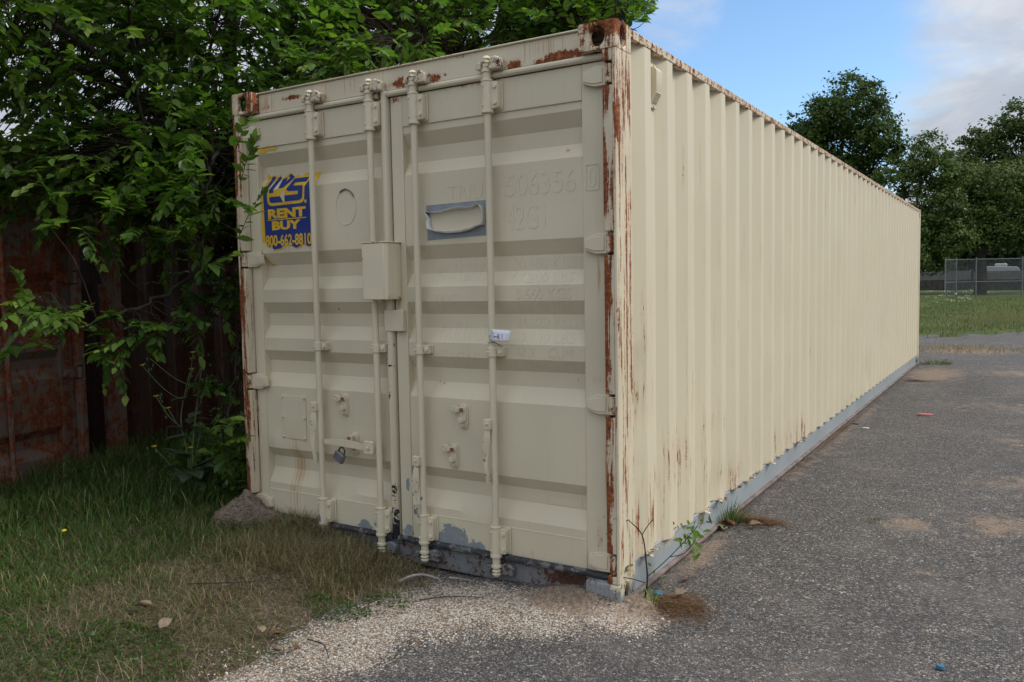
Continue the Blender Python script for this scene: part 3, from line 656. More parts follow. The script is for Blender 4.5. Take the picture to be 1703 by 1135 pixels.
# riveted blank plate on the left leaf
pb = MB(); pb.box(-2.172, -1.977, YO-.005, YO-.0005, .598, .850)
for x in (-2.162, -1.987):
    for z in (.608, .724, .840): pb.lathe(x, 0, [(.001, 0), (.001, 0)], 3) if False else bolt(pb, x, YO-.004, z, .008)
pb.build('blank_plate', M['panel'], DL, .0015)
# steel box welded over the centre lock and the overlap tab below it
lb = MB(); lb.prism([(-1.405, -.068), (-1.262, -.068), (-1.246, -.050), (-1.246, .0545), (-1.405, .0545)], 1.402, 1.690, 'z'); lb.prism([(-1.412, -.072), (-1.258, -.072), (-1.240, -.052), (-1.240, .0545), (-1.412, .0545)], 1.6905, 1.698, 'z')
M['lockbox'] = paint('lock_box_paint', tuple(x*1.08 for x in BEIGE), rust_blobs=[((-1.33, -.03, 1.70), (.2, .2, .016), .72), ((-1.405, -.06, 1.60), (.02, .1, .06), .55), ((-1.25, 0, 1.41), (.02, .1, .03), .6)], streak=.3)
lb.build('lock_box', M['lockbox'], DR, .004)
MB().box(-1.345, -1.221, .024, .0545, 1.236, 1.346).build('overlap_tab', M['paint'], DR, .003)
# plastic vent on the side wall
v = MB(); v.prism([(-.0395, 2.500), (-.0395, 2.305), (-.030, 2.303), (-.012, 2.318), (.004, 2.360), (.004, 2.475), (-.010, 2.490), (-.028, 2.500)], .442, .512, 'y') if False else None
v = MB()
prof = [(-.0430, 2.508), (-.0430, 2.300), (-.033, 2.300), (-.033, 2.318), (-.004, 2.372), (-.002, 2.470), (-.014, 2.486), (-.033, 2.490), (-.033, 2.508)]
v.prism([(a, b) for a, b in prof], .470, .542, 'y')
for k in range(6):
    z = 2.326+k*.0075; x = -.033+.0295*(z-2.318)/.054; v.box(x-.002, x+.006, .476, .536, z, z+.0035)
for z in (2.309, 2.499): v.tube([(-.034, .506, z), (-.028, .506, z)], .008, 8)
v.build('vent', M['vent'], box1, .003)
# faint traces of lettering on the side wall
gl = MB()
for z0, z1, ya, yb in ((2.02, 2.04, .70, .76), ):
    pass
# curled flakes of paint along the bottom edge of the side wall
M['flake_b'] = paint('peeling_paint_flake', tuple(x*.88 for x in BEIGE), rust=.47, streak=.1, rcol=((.07, .035, .02), (.16, .085, .05), (.28, .17, .11)))
fr_ = np.random.default_rng(5)
for k in range(15):
    y0 = .400+.2825*int(16*fr_.random()**1.6) - fr_.uniform(-.02, .10); wl = fr_.uniform(.02, .09); hl = fr_.uniform(.005, .024); rows = []
    for i in range(4):
        row = []
        for j in range(6):
            s, q = j/5, i/3; row.append((.0005+.002*q+.020*q*q*(1+.6*math.sin(s*5+k)), y0+wl*(s-.5), .182+.006*math.sin(s*7+k)-hl*q*(1+.5*math.sin(s*9+2*k))+.010*q*q))
        rows.append(row)
    MB().grid(rows).build('paint_flake', M['flake_b'], box1, 0, 60, solid=.001)
# ---- padlock, tag
pl = thing('padlock', 'small dull grey padlock hanging from the latched handle of the left door', 'padlock', (-1.640, -.006, .560))
b = MB(); ca, sa = math.cos(-.52), math.sin(-.52)
pts = [(-.034, -.026), (.034, -.026), (.034, .026), (-.034, .026)]
b.prism(rounded([(x*ca-z*sa-.018, x*sa+z*ca-.014) for x, z in pts], .006), -.020, .004); b.build('lock_body', M['steel'], pl, .003)
sh = MB(); arc = []
for k in range(13):
    a = math.pi*k/12; x, z = .020*math.cos(a), .026+.012+.022*math.sin(a); arc.append((x*ca-z*sa-.018, -.008, x*sa+z*ca-.014))
sh.tube([(arc[0][0]+.012*sa, -.008, arc[0][2]-.014*ca)] + arc + [(arc[-1][0]+.012*sa, -.008, arc[-1][2]-.014*ca)], .0048, 8); sh.build('shackle', M['shackle'], pl)
tg = thing('paper_tag', 'small white handwritten paper tag tied to the rod nearest the rusty post', 'tag', (-.668, -.002, 1.225))
rows = []
for i in range(5):
    row = []
    for j in range(7):
        s, t = j/6, i/4; x = .012+.106*s+.012*(t-.5)*s; row.append((x, -.006-.010*math.sin(s*2.2)+.004*t, .032-.058*(1-t)-.006*s+ (0.004*s if i == 0 else 0)))
    rows.append(row)
MB().grid(rows).build('paper', M['paper'], tg, 0, 60, solid=.0008)
ink = MB()
def stroke(pts, r): ink.tube([(.012+.106*s, -.0075-.010*math.sin(s*2.2)+.004*t, .032-.058*(1-t)-.006*s) for s, t in pts], r, 4)
stroke([(.16, .40), (.28, .42), (.44, .40)], .0016); stroke([(.45, .22), (.45, .45), (.44, .66)], .0016); stroke([(.37, .28), (.37, .62)], .0008); stroke([(.12, .48), (.20, .28)], .0013); stroke([(.06, .64), (.13, .66), (.12, .72)], .0009)
for s in (.60, .64, .85): stroke([(s, .25), (s+.02, .45), (s+.01, .70)], .0005)
ink.build('handwriting', M['ink'], tg)
tie = MB(); tie.tube([(.0185*math.cos(a*.4)*1.05, .021+.0185*math.sin(a*.4)*1.05, .004+.002*math.sin(a)) for a in range(17)], .0018, 5); tie.tube([(-.03, .004, .006), (-.01, .001, .006), (.014, -.004, .006)], .0016, 5); tie.build('cable_tie', M['paper'], tg)
wr = MB(); wr.tube([(-.004, .0, -.018), (.012, -.004, -.026), (.03, -.006, -.030), (.052, -.002, -.042), (.072, .004, -.052)], .0012, 5); wr.tube([(-.018, .01, -.034), (.0, -.002, -.034), (.03, -.002, -.032), (.05, .01, -.05), (.048, .02, -.066)], .0012, 5); wr.build('wire', M['shackle'], tg)

# ---- the two old containers in the shade on the left
mats_old_b = dict(mats_old)
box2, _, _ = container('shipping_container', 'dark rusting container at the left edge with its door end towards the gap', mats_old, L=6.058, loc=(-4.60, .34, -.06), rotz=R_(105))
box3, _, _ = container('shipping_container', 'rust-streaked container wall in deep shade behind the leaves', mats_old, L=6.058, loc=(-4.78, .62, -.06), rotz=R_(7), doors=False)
# ------------------------------------------------------------------ ground
def ground_h(x, y):
    x = np.asarray(x, float); y = np.asarray(y, float)
    n = vnoise(x, y, 1.7, 3)*.5 + vnoise(x, y, 4.3, 4)*.3 + vnoise(x, y, 11, 5)*.2
    bank = .145*sstep(-.80, -2.1, x + (n-.5)*.55) - .022
    field = .05*sstep(18.0, 23.0, y + (n-.5)*4.0 - 1.2*np.clip(x, -2, 4)*.5)
    h = np.where(y < 14, bank + (n-.5)*.045*sstep(-.7, -1.3, x), -.022)
    h = h + field*(1+ (n-.5)*.8)
    left = sstep(-2.6, -3.2, x)*sstep(10, 14, y)*.08; h = h + left
    inside = (x > -2.40) & (x < -.05) & (y > .09) & (y < 12.1)
    return np.where(inside, -.05, h)
def lines(segs):
    out = []
    for a, b, s in segs: out += list(np.arange(a, b, s))
    return np.array(out)
gx = np.concatenate([-np.geomspace(400, 8, 22), lines([(-7.5, -3.4, .10), (-3.4, 1.2, .045), (1.2, 6, .3)]), np.geomspace(6, 400, 20)])
gy = np.concatenate([-np.geomspace(300, 4, 14), lines([(-3.5, .6, .045), (.6, 4, .15), (4, 30, .35)]), np.geomspace(30, 900, 26)])
X, Y = np.meshgrid(gx, gy); Z = ground_h(X, Y)
nx, ny = len(gx), len(gy); idx = np.arange(nx*ny).reshape(ny, nx)
quads = np.stack([idx[:-1, :-1], idx[:-1, 1:], idx[1:, 1:], idx[1:, :-1]], -1).reshape(-1, 4)

m, t = new_mat('soil_and_field'); P = t.n('ShaderNodeNewGeometry', out='Position')
sepP = t.n('ShaderNodeSeparateXYZ', {'Vector': P}, out=None)
n1 = t.noise(P, 3.0, 8, .65); n2 = t.noise(P, 38.0, 6, .7); n3 = t.noise(P, 0.35, 5, .6); n4 = t.noise(t.scale(P, (.16, .5, 1)), 1.0, 6, .65)
soil = t.ramp(t.math('ADD', t.math('MULTIPLY', n2, .7), t.math('MULTIPLY', n1, .3)), [(.30, (.030, .024, .016)), (.5, (.085, .065, .045)), (.62, (.17, .135, .10)), (.75, (.30, .25, .19))])
grs = t.ramp(n4, [(.30, (.038, .066, .014)), (.45, (.058, .088, .020)), (.58, (.088, .100, .032)), (.72, (.125, .115, .05))])
grs = t.mix(t.math('MULTIPLY', t.ss(n2, .45, .7), .5), grs, (.04, .07, .015))
far = t.ss(t.math('ADD', sepP.outputs[1], t.math('MULTIPLY_ADD', n3, 6, -3)), 17.0, 21.0)
finish(t, t.mix(far, soil, grs), 0.9, n2, .8, .02, spec=.15); M['ground'] = m
g = np_mesh('ground', np.stack([X.ravel(), Y.ravel(), Z.ravel()], 1), quads, M['ground']); struct(g)

# chip-seal yard: stones of many greys set in tar, paler worn gravel near the container corner, tan silt in the hollows
GRAVEL = [((-.92, -1.45), (.34, .5)), ((-.86, -.85), (.34, .5)), ((-.74, -.42), (.44, .36)), ((-.36, -.24), (.46, .28)), ((.02, -.12), (.24, .16)), ((-.62, -.14), (.45, .2))]
SILT = [((.95, 2.06), (.24, .30), .85), ((1.08, 1.22), (.16, .14), .62), ((1.4, 2.25), (.5, .6), .68), ((.35, 10.6), (.8, 1.9), .9), ((1.6, 11.2), (1.4, 1.0), .75), ((.05, 5), (.22, 5.5), .62), ((.02, .12), (.36, .30), 1.15), ((-.25, -.06), (.42, .18), 1.15), ((.06, .9), (.16, .9), .8), ((.6, 15.2), (1.6, 1.4), .9), ((3.6, 9.0), (2.5, 1.2), .6), ((1.7, 3.4), (1.1, .7), .62), ((1.5, 5.2), (.7, 1.0), .5), ((2.2, 1.4), (.7, 1.0), .55), ((1.3, 7.4), (1.6, .8), .5), ((1.0, 17.5), (3, 1.2), .30)]
m, t = new_mat('chip_seal_asphalt'); P = t.n('ShaderNodeNewGeometry', out='Position')
nz = t.noise(P, 1.6, 6, .6); nf = t.noise(P, 60, 4, .6); nm = t.noise(P, 7, 6, .65)
def vor(scale, feat='F1'):
    nd = t.n('ShaderNodeTexVoronoi', {'Vector': P, 'Scale': scale, 'Randomness': 1.0}, out=None, feature=feat); return nd
v1 = vor(125.0); vr = t.n('ShaderNodeSeparateColor', {'Color': v1.outputs['Color']}, out=None)
stone = t.ramp(vr.outputs[0], [(0.0, (.040, .038, .037)), (.30, (.072, .068, .065)), (.60, (.108, .100, .094)), (.80, (.155, .141, .130)), (.93, (.215, .197, .183)), (1.0, (.36, .34, .32))])
tarmask = t.ss(v1.outputs['Distance'], .006*95*.55, .0105*95*.72)
asp = t.mix(t.math('MULTIPLY', t.ss(v1.outputs['Distance'], .40, .80), .55), stone, (.032, .030, .028))
asp = t.mix(t.math('MULTIPLY', t.ss(nz, .45, .70), .55), asp, t.mix(.5, asp, (.21, .185, .165)))
asp = t.mix(t.math('MULTIPLY', t.ss(t.noise(P, .8, 5, .6, .5), .52, .72), .45), asp, t.mix(.55, asp, (.05, .048, .047)))
v2 = vor(58.0); vr2 = t.n('ShaderNodeSeparateColor', {'Color': v2.outputs['Color']}, out=None)
big_st = t.math('MULTIPLY', t.math('GREATER_THAN', vr2.outputs[1], .80), t.math('LESS_THAN', v2.outputs['Distance'], .42))
asp = t.mix(t.math('MULTIPLY', big_st, .85), asp, t.ramp(vr2.outputs[0], [(0, (.05, .047, .045)), (.5, (.13, .118, .108)), (.85, (.23, .21, .19)), (1, (.42, .40, .37))]))
asp = t.mix(t.math('MULTIPLY', t.ss(t.noise(t.scale(P, (1.6, .35, 1)), 1.0, 4, .6, .4), .52, .70), .40), asp, t.mix(.6, asp, (.045, .043, .042)))
pale = t.ramp(vr.outputs[1], [(0.0, (.16, .11, .075)), (.22, (.27, .20, .14)), (.5, (.42, .36, .29)), (.76, (.53, .48, .41)), (1.0, (.66, .63, .58))])
pale = t.mix(t.math('MULTIPLY', t.ss(v1.outputs['Distance'], .45, .75), .6), pale, (.14, .10, .07))
gm = t.blobs(P, [((c[0], c[1], 0), (r[0], r[1], 5), 1.0) for c, r in GRAVEL])
gm = t.ss(t.math('ADD', gm, t.math('ADD', t.math('MULTIPLY_ADD', nm, .9, -.45), t.math('MULTIPLY_ADD', vr.outputs[2], .5, -.25))), .20, .42)
c = t.mix(gm, asp, pale)
sm = t.blobs(P, [((a[0], a[1], 0), (r[0], r[1], 9), k) for a, r, k in SILT])
dust = t.math('MULTIPLY', t.ss(t.noise(t.scale(P, (1.0, .55, 1.0)), .9, 5, .62, .6), .48, .72), .08)
sm = t.ss(t.math('ADD', t.math('ADD', sm, dust), t.math('ADD', t.math('MULTIPLY_ADD', nm, 1.5, -.75), t.math('MULTIPLY_ADD', nf, .6, -.3))), .28, .75)
silt = t.mix(t.ss(nf, .35, .7), (.155, .105, .072), (.33, .25, .18))
c = t.mix(t.math('MULTIPLY', sm, .80), c, silt)
hh = t.math('MULTIPLY_ADD', v1.outputs['Distance'], -1.0, 1.0)
hh = t.math('MULTIPLY', hh, t.math('MULTIPLY_ADD', sm, -.7, 1.0))
finish(t, c, .82, hh, .9, .007, spec=.25); M['asphalt'] = m
ax = np.concatenate([lines([(-2.2, 2.4, .06), (2.4, 12, .5)]), [12, 20, 40]]); ay = np.concatenate([[-14, -9], lines([(-6, -2.4, .3), (-2.4, 3, .06), (3, 21, .3)]), [21, 23]])
X, Y = np.meshgrid(ax, ay); Z = (vnoise(X, Y, 1.1, 8)-.5)*.012 + (vnoise(X, Y, 5, 9)-.5)*.004
inside = (X > -2.5) & (X < -.01) & (Y > .02) & (Y < 12.2); Z = np.where(inside, -.012, Z) + .075*np.exp(-(((X+.20)/.20)**2+((Y-.075)/.10)**2)) + .035*np.exp(-(((X+.55)/.25)**2+((Y-.09)/.08)**2)) + .03*np.exp(-(((X-.03)/.06)**2+((Y-.10)/.10)**2)) + .032*np.exp(-(((X+.12)/.14)**2+((Y+.02)/.05)**2))
nx, ny = len(ax), len(ay); idx = np.arange(nx*ny).reshape(ny, nx)
quads = np.stack([idx[:-1, :-1], idx[:-1, 1:], idx[1:, 1:], idx[1:, :-1]], -1).reshape(-1, 4)
struct(np_mesh('asphalt_yard', np.stack([X.ravel(), Y.ravel(), Z.ravel()], 1), quads, M['asphalt']))
def surf_z(x, y): return float(max(ground_h(x, y), 0.0 if x > -2.1 else -1))

# loose stones (nobody could count them)
def tint_mat(name, rough=.8, trans=0.0, spec=.2, var=None):
    m, t = new_mat(name); a = t.n('ShaderNodeAttribute', out='Color', attribute_name='tint')
    if trans:
        b = t.n('ShaderNodeBsdfPrincipled', {'Base Color': a, 'Roughness': rough, 'Specular IOR Level': spec})
        tr = t.n('ShaderNodeBsdfTranslucent', {'Color': t.mix(1.0, a, (1.1, 1.25, .55), 'MULTIPLY')})
        s = t.n('ShaderNodeMixShader', {0: trans, 1: b, 2: tr}); t.n('ShaderNodeOutputMaterial', {'Surface': s}, out=None)
    else: finish(t, a, rough, spec=spec)
    return m
M['stones'] = tint_mat('loose_stones', .75, spec=.3); M['blades'] = tint_mat('grass_blades', .6, .30); M['litter'] = tint_mat('dry_litter', .85)
def gravel_w(x, y): return np.max([1-np.hypot((x-c[0])/r[0], (y-c[1])/r[1]) for c, r in GRAVEL], 0)
px = rng.uniform(-1.5, 2.6, 90000); py = rng.uniform(-2.2, 3.0, 90000)
gw = gravel_w(px, py); d = np.hypot(px-1.5, py+3.3)
keep = ((gw + (vnoise(px, py, 5, 2)-.5)*.8 > rng.uniform(-.05, .75, len(px))) & (rng.random(len(px)) < .95)) | ((rng.random(len(px)) < .014) & (px > -.7))
keep &= ~((px > -2.45) & (px < .01) & (py > .01)); px, py, gw = px[keep], py[keep], gw[keep]
npb = len(px); sz = rng.uniform(.0028, .0062, npb)*np.where(rng.random(npb) < .06, 1.5, 1)
octv = np.array([[1, 0, 0], [0, 1, 0], [-1, 0, 0], [0, -1, 0], [0, 0, .7], [0, 0, -.7]]); octf = np.array([[0, 1, 4], [1, 2, 4], [2, 3, 4], [3, 0, 4], [1, 0, 5], [2, 1, 5], [3, 2, 5], [0, 3, 5]])
an = rng.uniform(0, 6.28, npb); jit = rng.uniform(.65, 1.35, (npb, 6, 3)); vv = octv[None]*jit*sz[:, None, None]
vx = vv[..., 0]*np.cos(an)[:, None]-vv[..., 1]*np.sin(an)[:, None]; vy = vv[..., 0]*np.sin(an)[:, None]+vv[..., 1]*np.cos(an)[:, None]
base_z = np.maximum(ground_h(px, py), (vnoise(px, py, 1.1, 8)-.5)*.012 + (vnoise(px, py, 5, 9)-.5)*.004)
vv = np.stack([vx+px[:, None], vy+py[:, None], vv[..., 2]+base_z[:, None]+sz[:, None]*.25], -1).reshape(-1, 3)
pal = np.array([[.66, .63, .58], [.50, .45, .38], [.32, .23, .15], [.22, .15, .095], [.64, .61, .57], [.17, .155, .14], [.35, .32, .29], [.44, .38, .30]])
cc = pal[rng.integers(0, 8, npb)]*rng.uniform(.62, 1.05, (npb, 1)); ff = (octf[None]+np.arange(npb)[:, None, None]*6).reshape(-1, 3)
st_o = np_mesh('gravel', vv, ff, M['stones'], cols=np.repeat(cc, 6, 0), smooth=False); struct(st_o, 'stuff', 'pale loose gravel in front of the container corner', 'gravel')

# ------------------------------------------------------------------ grass
def blades(x, y, z, h, w, lean, az, col, curl=.5, segs=3):
    """arrays -> verts, tris, cols; each blade a tapering bent strip"""
    n = len(x); V = np.zeros((n, 2*segs+1, 3)); rt = np.stack([-np.sin(az), np.cos(az), np.zeros(n)], -1); fw = np.stack([np.cos(az), np.sin(az), np.zeros(n)], -1)
    pos = np.stack([x, y, z], -1); a = lean.copy(); L = h/segs
    for i in range(segs):
        ww = (w*(1-i/segs*.55))[:, None]; V[:, 2*i] = pos-rt*ww; V[:, 2*i+1] = pos+rt*ww
        pos = pos + (fw*np.sin(a)[:, None] + np.array([0, 0, 1.])*np.cos(a)[:, None])*L[:, None]; a = np.minimum(a + curl*rng.uniform(.3, 1.2, n), 2.2)
    V[:, -1] = pos; b = np.arange(n)[:, None]*(2*segs+1); F = []
    for i in range(segs-1): F += [b+np.array([2*i, 2*i+1, 2*i+3]), b+np.array([2*i, 2*i+3, 2*i+2])]
    F.append(b+np.array([2*segs-2, 2*segs-1, 2*segs])); F = np.concatenate(F)
    return V.reshape(-1, 3), F, np.repeat(col, 2*segs+1, 0)
def join(parts):
    V, F, C, o = [], [], [], 0
    for v, f, c in parts: V.append(v); F.append(f+o); C.append(c); o += len(v)
    return np.concatenate(V), np.concatenate(F), np.concatenate(C)
def out_box(x, y): return ~((x > -2.46) & (x < .03) & (y > .05) & (y < 12.3)) & ~((x < -4.62+.0) & (y < .6) & (y > -3))
GREEN = np.array([[.040, .092, .014], [.062, .122, .021], [.088, .148, .030], [.050, .102, .022], [.11, .16, .04]]); DRY = np.array([[.26, .195, .115], [.33, .26, .16], [.20, .145, .085], [.40, .33, .21], [.15, .105, .065]])
parts = []
def field_of(n, x0, x1, y0, y1, hfun, dens, dryfun, w=(.0016, .0034), lean=(.05, .6), curl=.45):
    x = rng.uniform(x0, x1, n); y = rng.uniform(y0, y1, n); k = (rng.random(n) < dens(x, y)) & out_box(x, y); x, y = x[k], y[k]; n = len(x)
    dry = rng.random(n) < dryfun(x, y); col = np.where(dry[:, None], DRY[rng.integers(0, 5, n)], GREEN[rng.integers(0, 5, n)])*rng.uniform(.7, 1.25, (n, 1))
    h = hfun(x, y)*rng.uniform(.45, 1.2, n); z = np.maximum(ground_h(x, y), -.004)-.004
    parts.append(blades(x, y, z, h, rng.uniform(*w, n), rng.uniform(*lean, n), rng.uniform(0, 6.28, n), col, curl))
clump = lambda x, y, s, sd: vnoise(x, y, s, sd)
# lush tall grass towards the old container
field_of(46000, -5.2, -2.1, -1.9, 1.6, lambda x, y: .075+.12*sstep(-2.3, -3.2, x-(y+.4)*.35)*(.25+1.1*clump(x, y, 2.3, 21)), lambda x, y: .55+.45*clump(x, y, 3, 22), lambda x, y: .05+.10*clump(x, y, 2, 23), (.0016, .0034), (.05, .65), .55)
# shorter mixed grass
field_of(95000, -3.2, -.95, -2.1, .05, lambda x, y: .045+.075*clump(x, y, 4, 24), lambda x, y: (sstep(-.85, -1.5, x+(clump(x, y, 2.4, 25)-.5)*.9)*(.35+.65*clump(x, y, 5, 26)))*sstep(-2.2, -.7, y+.35*(x+2)), lambda x, y: .18+.16*clump(x, y, 3.1, 37)+.62*(.45+.55*clump(x, y, 2.6, 27))*sstep(-2.5, -1.5, x), (.0006, .0014), (.2, 1.45), .5)
# dry tufts along the doors
field_of(20000, -2.1, -.75, -.55, .03, lambda x, y: .07+.10*clump(x, y, 6, 28)*sstep(-.6, -1.3, x), lambda x, y: sstep(-.75, -1.5, x+(clump(x, y, 4, 29)-.5)*.5)*sstep(-.6, -.2, y+.2), lambda x, y: .80+0*x, (.0006, .0012), (.1, 1.4), .6)
# low growth towards the camera
field_of(56000, -3.6, -1.0, -3.0, -.9, lambda x, y: .03+.045*clump(x, y, 4, 30), lambda x, y: .25+.6*clump(x, y, 2.2, 31), lambda x, y: .30+.35*clump(x, y, 3, 32), (.0007, .0016), (.3, 1.4), .5)
# flat dead straw
field_of(30000, -3.4, -.62, -2.4, .0, lambda x, y: .06+.06*clump(x, y, 3, 33), lambda x, y: sstep(-.60, -1.15, x+(clump(x, y, 3, 34)-.5)*.7)*.9, lambda x, y: .97+0*x, (.0005, .0011), (1.2, 1.62), .05)
# tufts by the container's right corner and along the rail
def tuft(cx, cy, r, n, h, dry, sp=.6, col=GREEN):
    a = rng.uniform(0, 6.28, n); rr = r*np.sqrt(rng.random(n)); x = cx+rr*np.cos(a); y = cy+rr*np.sin(a)
    d_ = rng.random(n) < dry; c = np.where(d_[:, None], DRY[rng.integers(0, 5, n)], col[rng.integers(0, len(col), n)])*rng.uniform(.8, 1.3, (n, 1))
    z = np.maximum(ground_h(x, y), 0)-.003
    return blades(x, y, z, h*rng.uniform(.5, 1.2, n), rng.uniform(.0016, .0032, n), rng.uniform(.1, sp, n), a+rng.normal(0, .5, n), c, .4)
V, F, C = join(parts); go = np_mesh('grass', V, F, M['blades'], cols=C); struct(go, 'stuff', 'green and straw coloured grass growing in front of the left door', 'grass')
YG = GREEN*np.array([1.5, 1.6, 1.2])
for nm_, lab, pp in (('grass_tuft', 'dark grass tuft rooted at the rail beside fallen leaves', [tuft(.012, 1.55, .07, 130, .16, .25, .7), tuft(.05, 1.62, .09, 70, .08, .5, .9)]),
                     ('grass_tuft', 'bright green blades at the foot of the rusty corner post', [tuft(.10, .12, .025, 20, .13, .1, 1.0, YG), tuft(.04, .03, .02, 9, .09, .2, .8, YG)]),
                     ('grass_tuft', 'tiny green tuft at the edge of the tan silt patch', [tuft(.765, 2.02, .06, 90, .022, .1, 1.2)]),
                     ('grass_tuft', 'green tuft on the yard near the far end of the container', [tuft(.30, 12.35, .22, 300, .10, .3, .8), tuft(.1, 12.2, .1, 80, .08, .5, .8)]),
                     ('grass_tuft', 'small weed tuft on the pale gravel below the third rod', [tuft(-.46, -.02, .035, 40, .035, .1, 1.2, YG)]),
                     ('grass_tuft', 'bright weed tuft under the right door beside the corner', [tuft(-.17, .01, .03, 36, .07, .05, 1.1, YG), tuft(-.13, -.02, .02, 24, .05, .2, 1.1, YG)]),
                     ('grass_tuft', 'single tiny sprig on gravel near the bottom of the picture', [tuft(-.59, -.86, .014, 12, .03, .2, 1.0)])):
    V, F, C = join(pp); tag(np_mesh(nm_, V, F, M['blades'], cols=C), lab, 'grass tuft', 'grass tufts growing through the yard')
# far field grass
parts = []
n = 60000; x = rng.uniform(-7, 12, n); y = 18.5+42*rng.random(n)**1.6; k = ground_h(x, y) > .006; x, y = x[k], y[k]; n = len(x)
dry = rng.random(n) < (.18+.25*vnoise(x, y, .5, 41)); col = np.where(dry[:, None], DRY[rng.integers(0, 5, n)]*.8, GREEN[rng.integers(0, 5, n)]*np.array([.85, .80, .85]))*rng.uniform(.8, 1.2, (n, 1))
parts.append(blades(x, y, ground_h(x, y)-.01, (.07+.08*vnoise(x, y, .7, 42))*rng.uniform(.6, 1.3, n), rng.uniform(.004, .010, n), rng.uniform(.1, .8, n), rng.uniform(0, 6.28, n), col, .4, 2))
n = 800; x = rng.normal(.9, .7, n); y = rng.normal(27, 2.0, n); parts.append(blades(x, y, ground_h(x, y)-.01, rng.uniform(.2, .5, n), rng.uniform(.003, .006, n), rng.uniform(0, .35, n), rng.uniform(0, 6.28, n), np.repeat([[.20, .19, .11]], n, 0), .2, 2))
n = 1400; x = rng.normal(.4, .7, n); y = rng.normal(15.4, .5, n); parts.append(blades(x, y, np.maximum(ground_h(x, y), 0), rng.uniform(.05, .16, n), rng.uniform(.002, .004, n), rng.uniform(.2, 1.2, n), rng.uniform(0, 6.28, n), DRY[rng.integers(0, 5, n)]*.9, .4, 2))
V, F, C = join(parts); struct(np_mesh('field_grass', V, F, M['blades'], cols=C), 'stuff', 'open green field of rough grass beyond the yard', 'grass')

# ------------------------------------------------------------------ leaves
LV = np.array([[0, 0, 0], [0, .30, -.03], [0, .66, -.035], [0, 1, -.10], [-.20, .20, .035], [-.27, .42, .04], [-.17, .72, .01], [.20, .20, .035], [.27, .42, .04], [.17, .72, .01]])
LF = np.array([[0, 1, 4], [1, 5, 4], [1, 2, 5], [2, 6, 5], [2, 3, 6], [0, 7, 1], [1, 7, 8], [1, 8, 2], [2, 8, 9], [2, 9, 3]])
def leaf_mat(name, src):
    m, t = new_mat(name)
    if src == 'attr': a = t.n('ShaderNodeAttribute', out='Color', attribute_name='tint')
    else: a = t.ramp(t.n('ShaderNodeObjectInfo', out='Random'), [(0, (.068, .135, .021)), (.45, (.100, .176, .028)), (.8, (.148, .226, .037)), (1, (.205, .285, .052))])
    P = t.n('ShaderNodeTexCoord', out='Object'); a = t.mix(t.math('MULTIPLY', t.noise(P, 30, 3, .6), .5), a, t.mix(1.0, a, (.6, .65, .6), 'MULTIPLY'))
    b = t.n('ShaderNodeBsdfPrincipled', {'Base Color': a, 'Roughness': .45, 'Specular IOR Level': .4})
    tr = t.n('ShaderNodeBsdfTranslucent', {'Color': t.mix(1.0, a, (1.5, 1.9, .7), 'MULTIPLY')})
    t.n('ShaderNodeOutputMaterial', {'Surface': t.n('ShaderNodeMixShader', {0: .40, 1: b, 2: tr})}, out=None); return m
M['leaf'] = leaf_mat('tree_leaf', 'attr'); M['leaf_one'] = leaf_mat('single_tree_leaf', 'obj')
def bark(name, c):
    m, t = new_mat(name); P = t.n('ShaderNodeTexCoord', out='Object'); n = t.noise(t.scale(P, (30, 30, 8)), 1, 6, .65)
    finish(t, t.ramp(n, [(.3, tuple(x*.5 for x in c)), (.6, c), (.8, tuple(x*1.5 for x in c))]), .9, n, .6, .01, spec=.2); return m
M['bark'] = bark('grey_bark', (.060, .050, .040)); M['twig'] = bark('brown_twig', (.040, .029, .021)); M['stem'] = plain('green_stem', (.10, .15, .05), .6, .2, 20)
leaf_me = bpy.data.meshes.new('leaf'); leaf_me.from_pydata(LV.tolist(), [], LF.tolist()); leaf_me.materials.append(M['leaf_one'])
leaf_me.polygons.foreach_set('use_smooth', [True]*len(LF))
LGREEN = np.array([[.064, .126, .020], [.090, .163, .027], [.120, .200, .033], [.076, .145, .029], [.175, .255, .043], [.22, .295, .053]])
def unit(v): return v/np.maximum(np.linalg.norm(v, axis=-1, keepdims=True), 1e-9)
QV = np.array([[0, 0, 0], [-.30, .5, .03], [0, 1, -.05], [.30, .5, .03]]); QF = np.array([[0, 2, 1], [0, 3, 2]])
def leaf_arrays(pos, dr, nr, size, col, LV=LV, LF=LF):
    d = unit(dr); s = unit(np.cross(d, nr)); n = np.cross(s, d)
    V = pos[:, None] + size[:, None, None]*(LV[None, :, :1]*s[:, None] + LV[None, :, 1:2]*d[:, None] + LV[None, :, 2:]*n[:, None])
    F = (LF[None]+np.arange(len(pos))[:, None, None]*len(LV)).reshape(-1, 3)
    return V.reshape(-1, 3), F, np.repeat(col, len(LV), 0)
def catmull(pts, m=6):
    P = [np.array(p, float) for p in pts]; P = [2*P[0]-P[1]] + P + [2*P[-1]-P[-2]]; out = []
    for i in range(1, len(P)-2):
        for k in range(m):
            t = k/m; a, b, c, d = P[i-1], P[i], P[i+1], P[i+2]; out.append(.5*((2*b)+(c-a)*t+(2*a-5*b+4*c-d)*t*t+(3*b-a-3*c+d)*t**3))
    out.append(P[-2]); return out
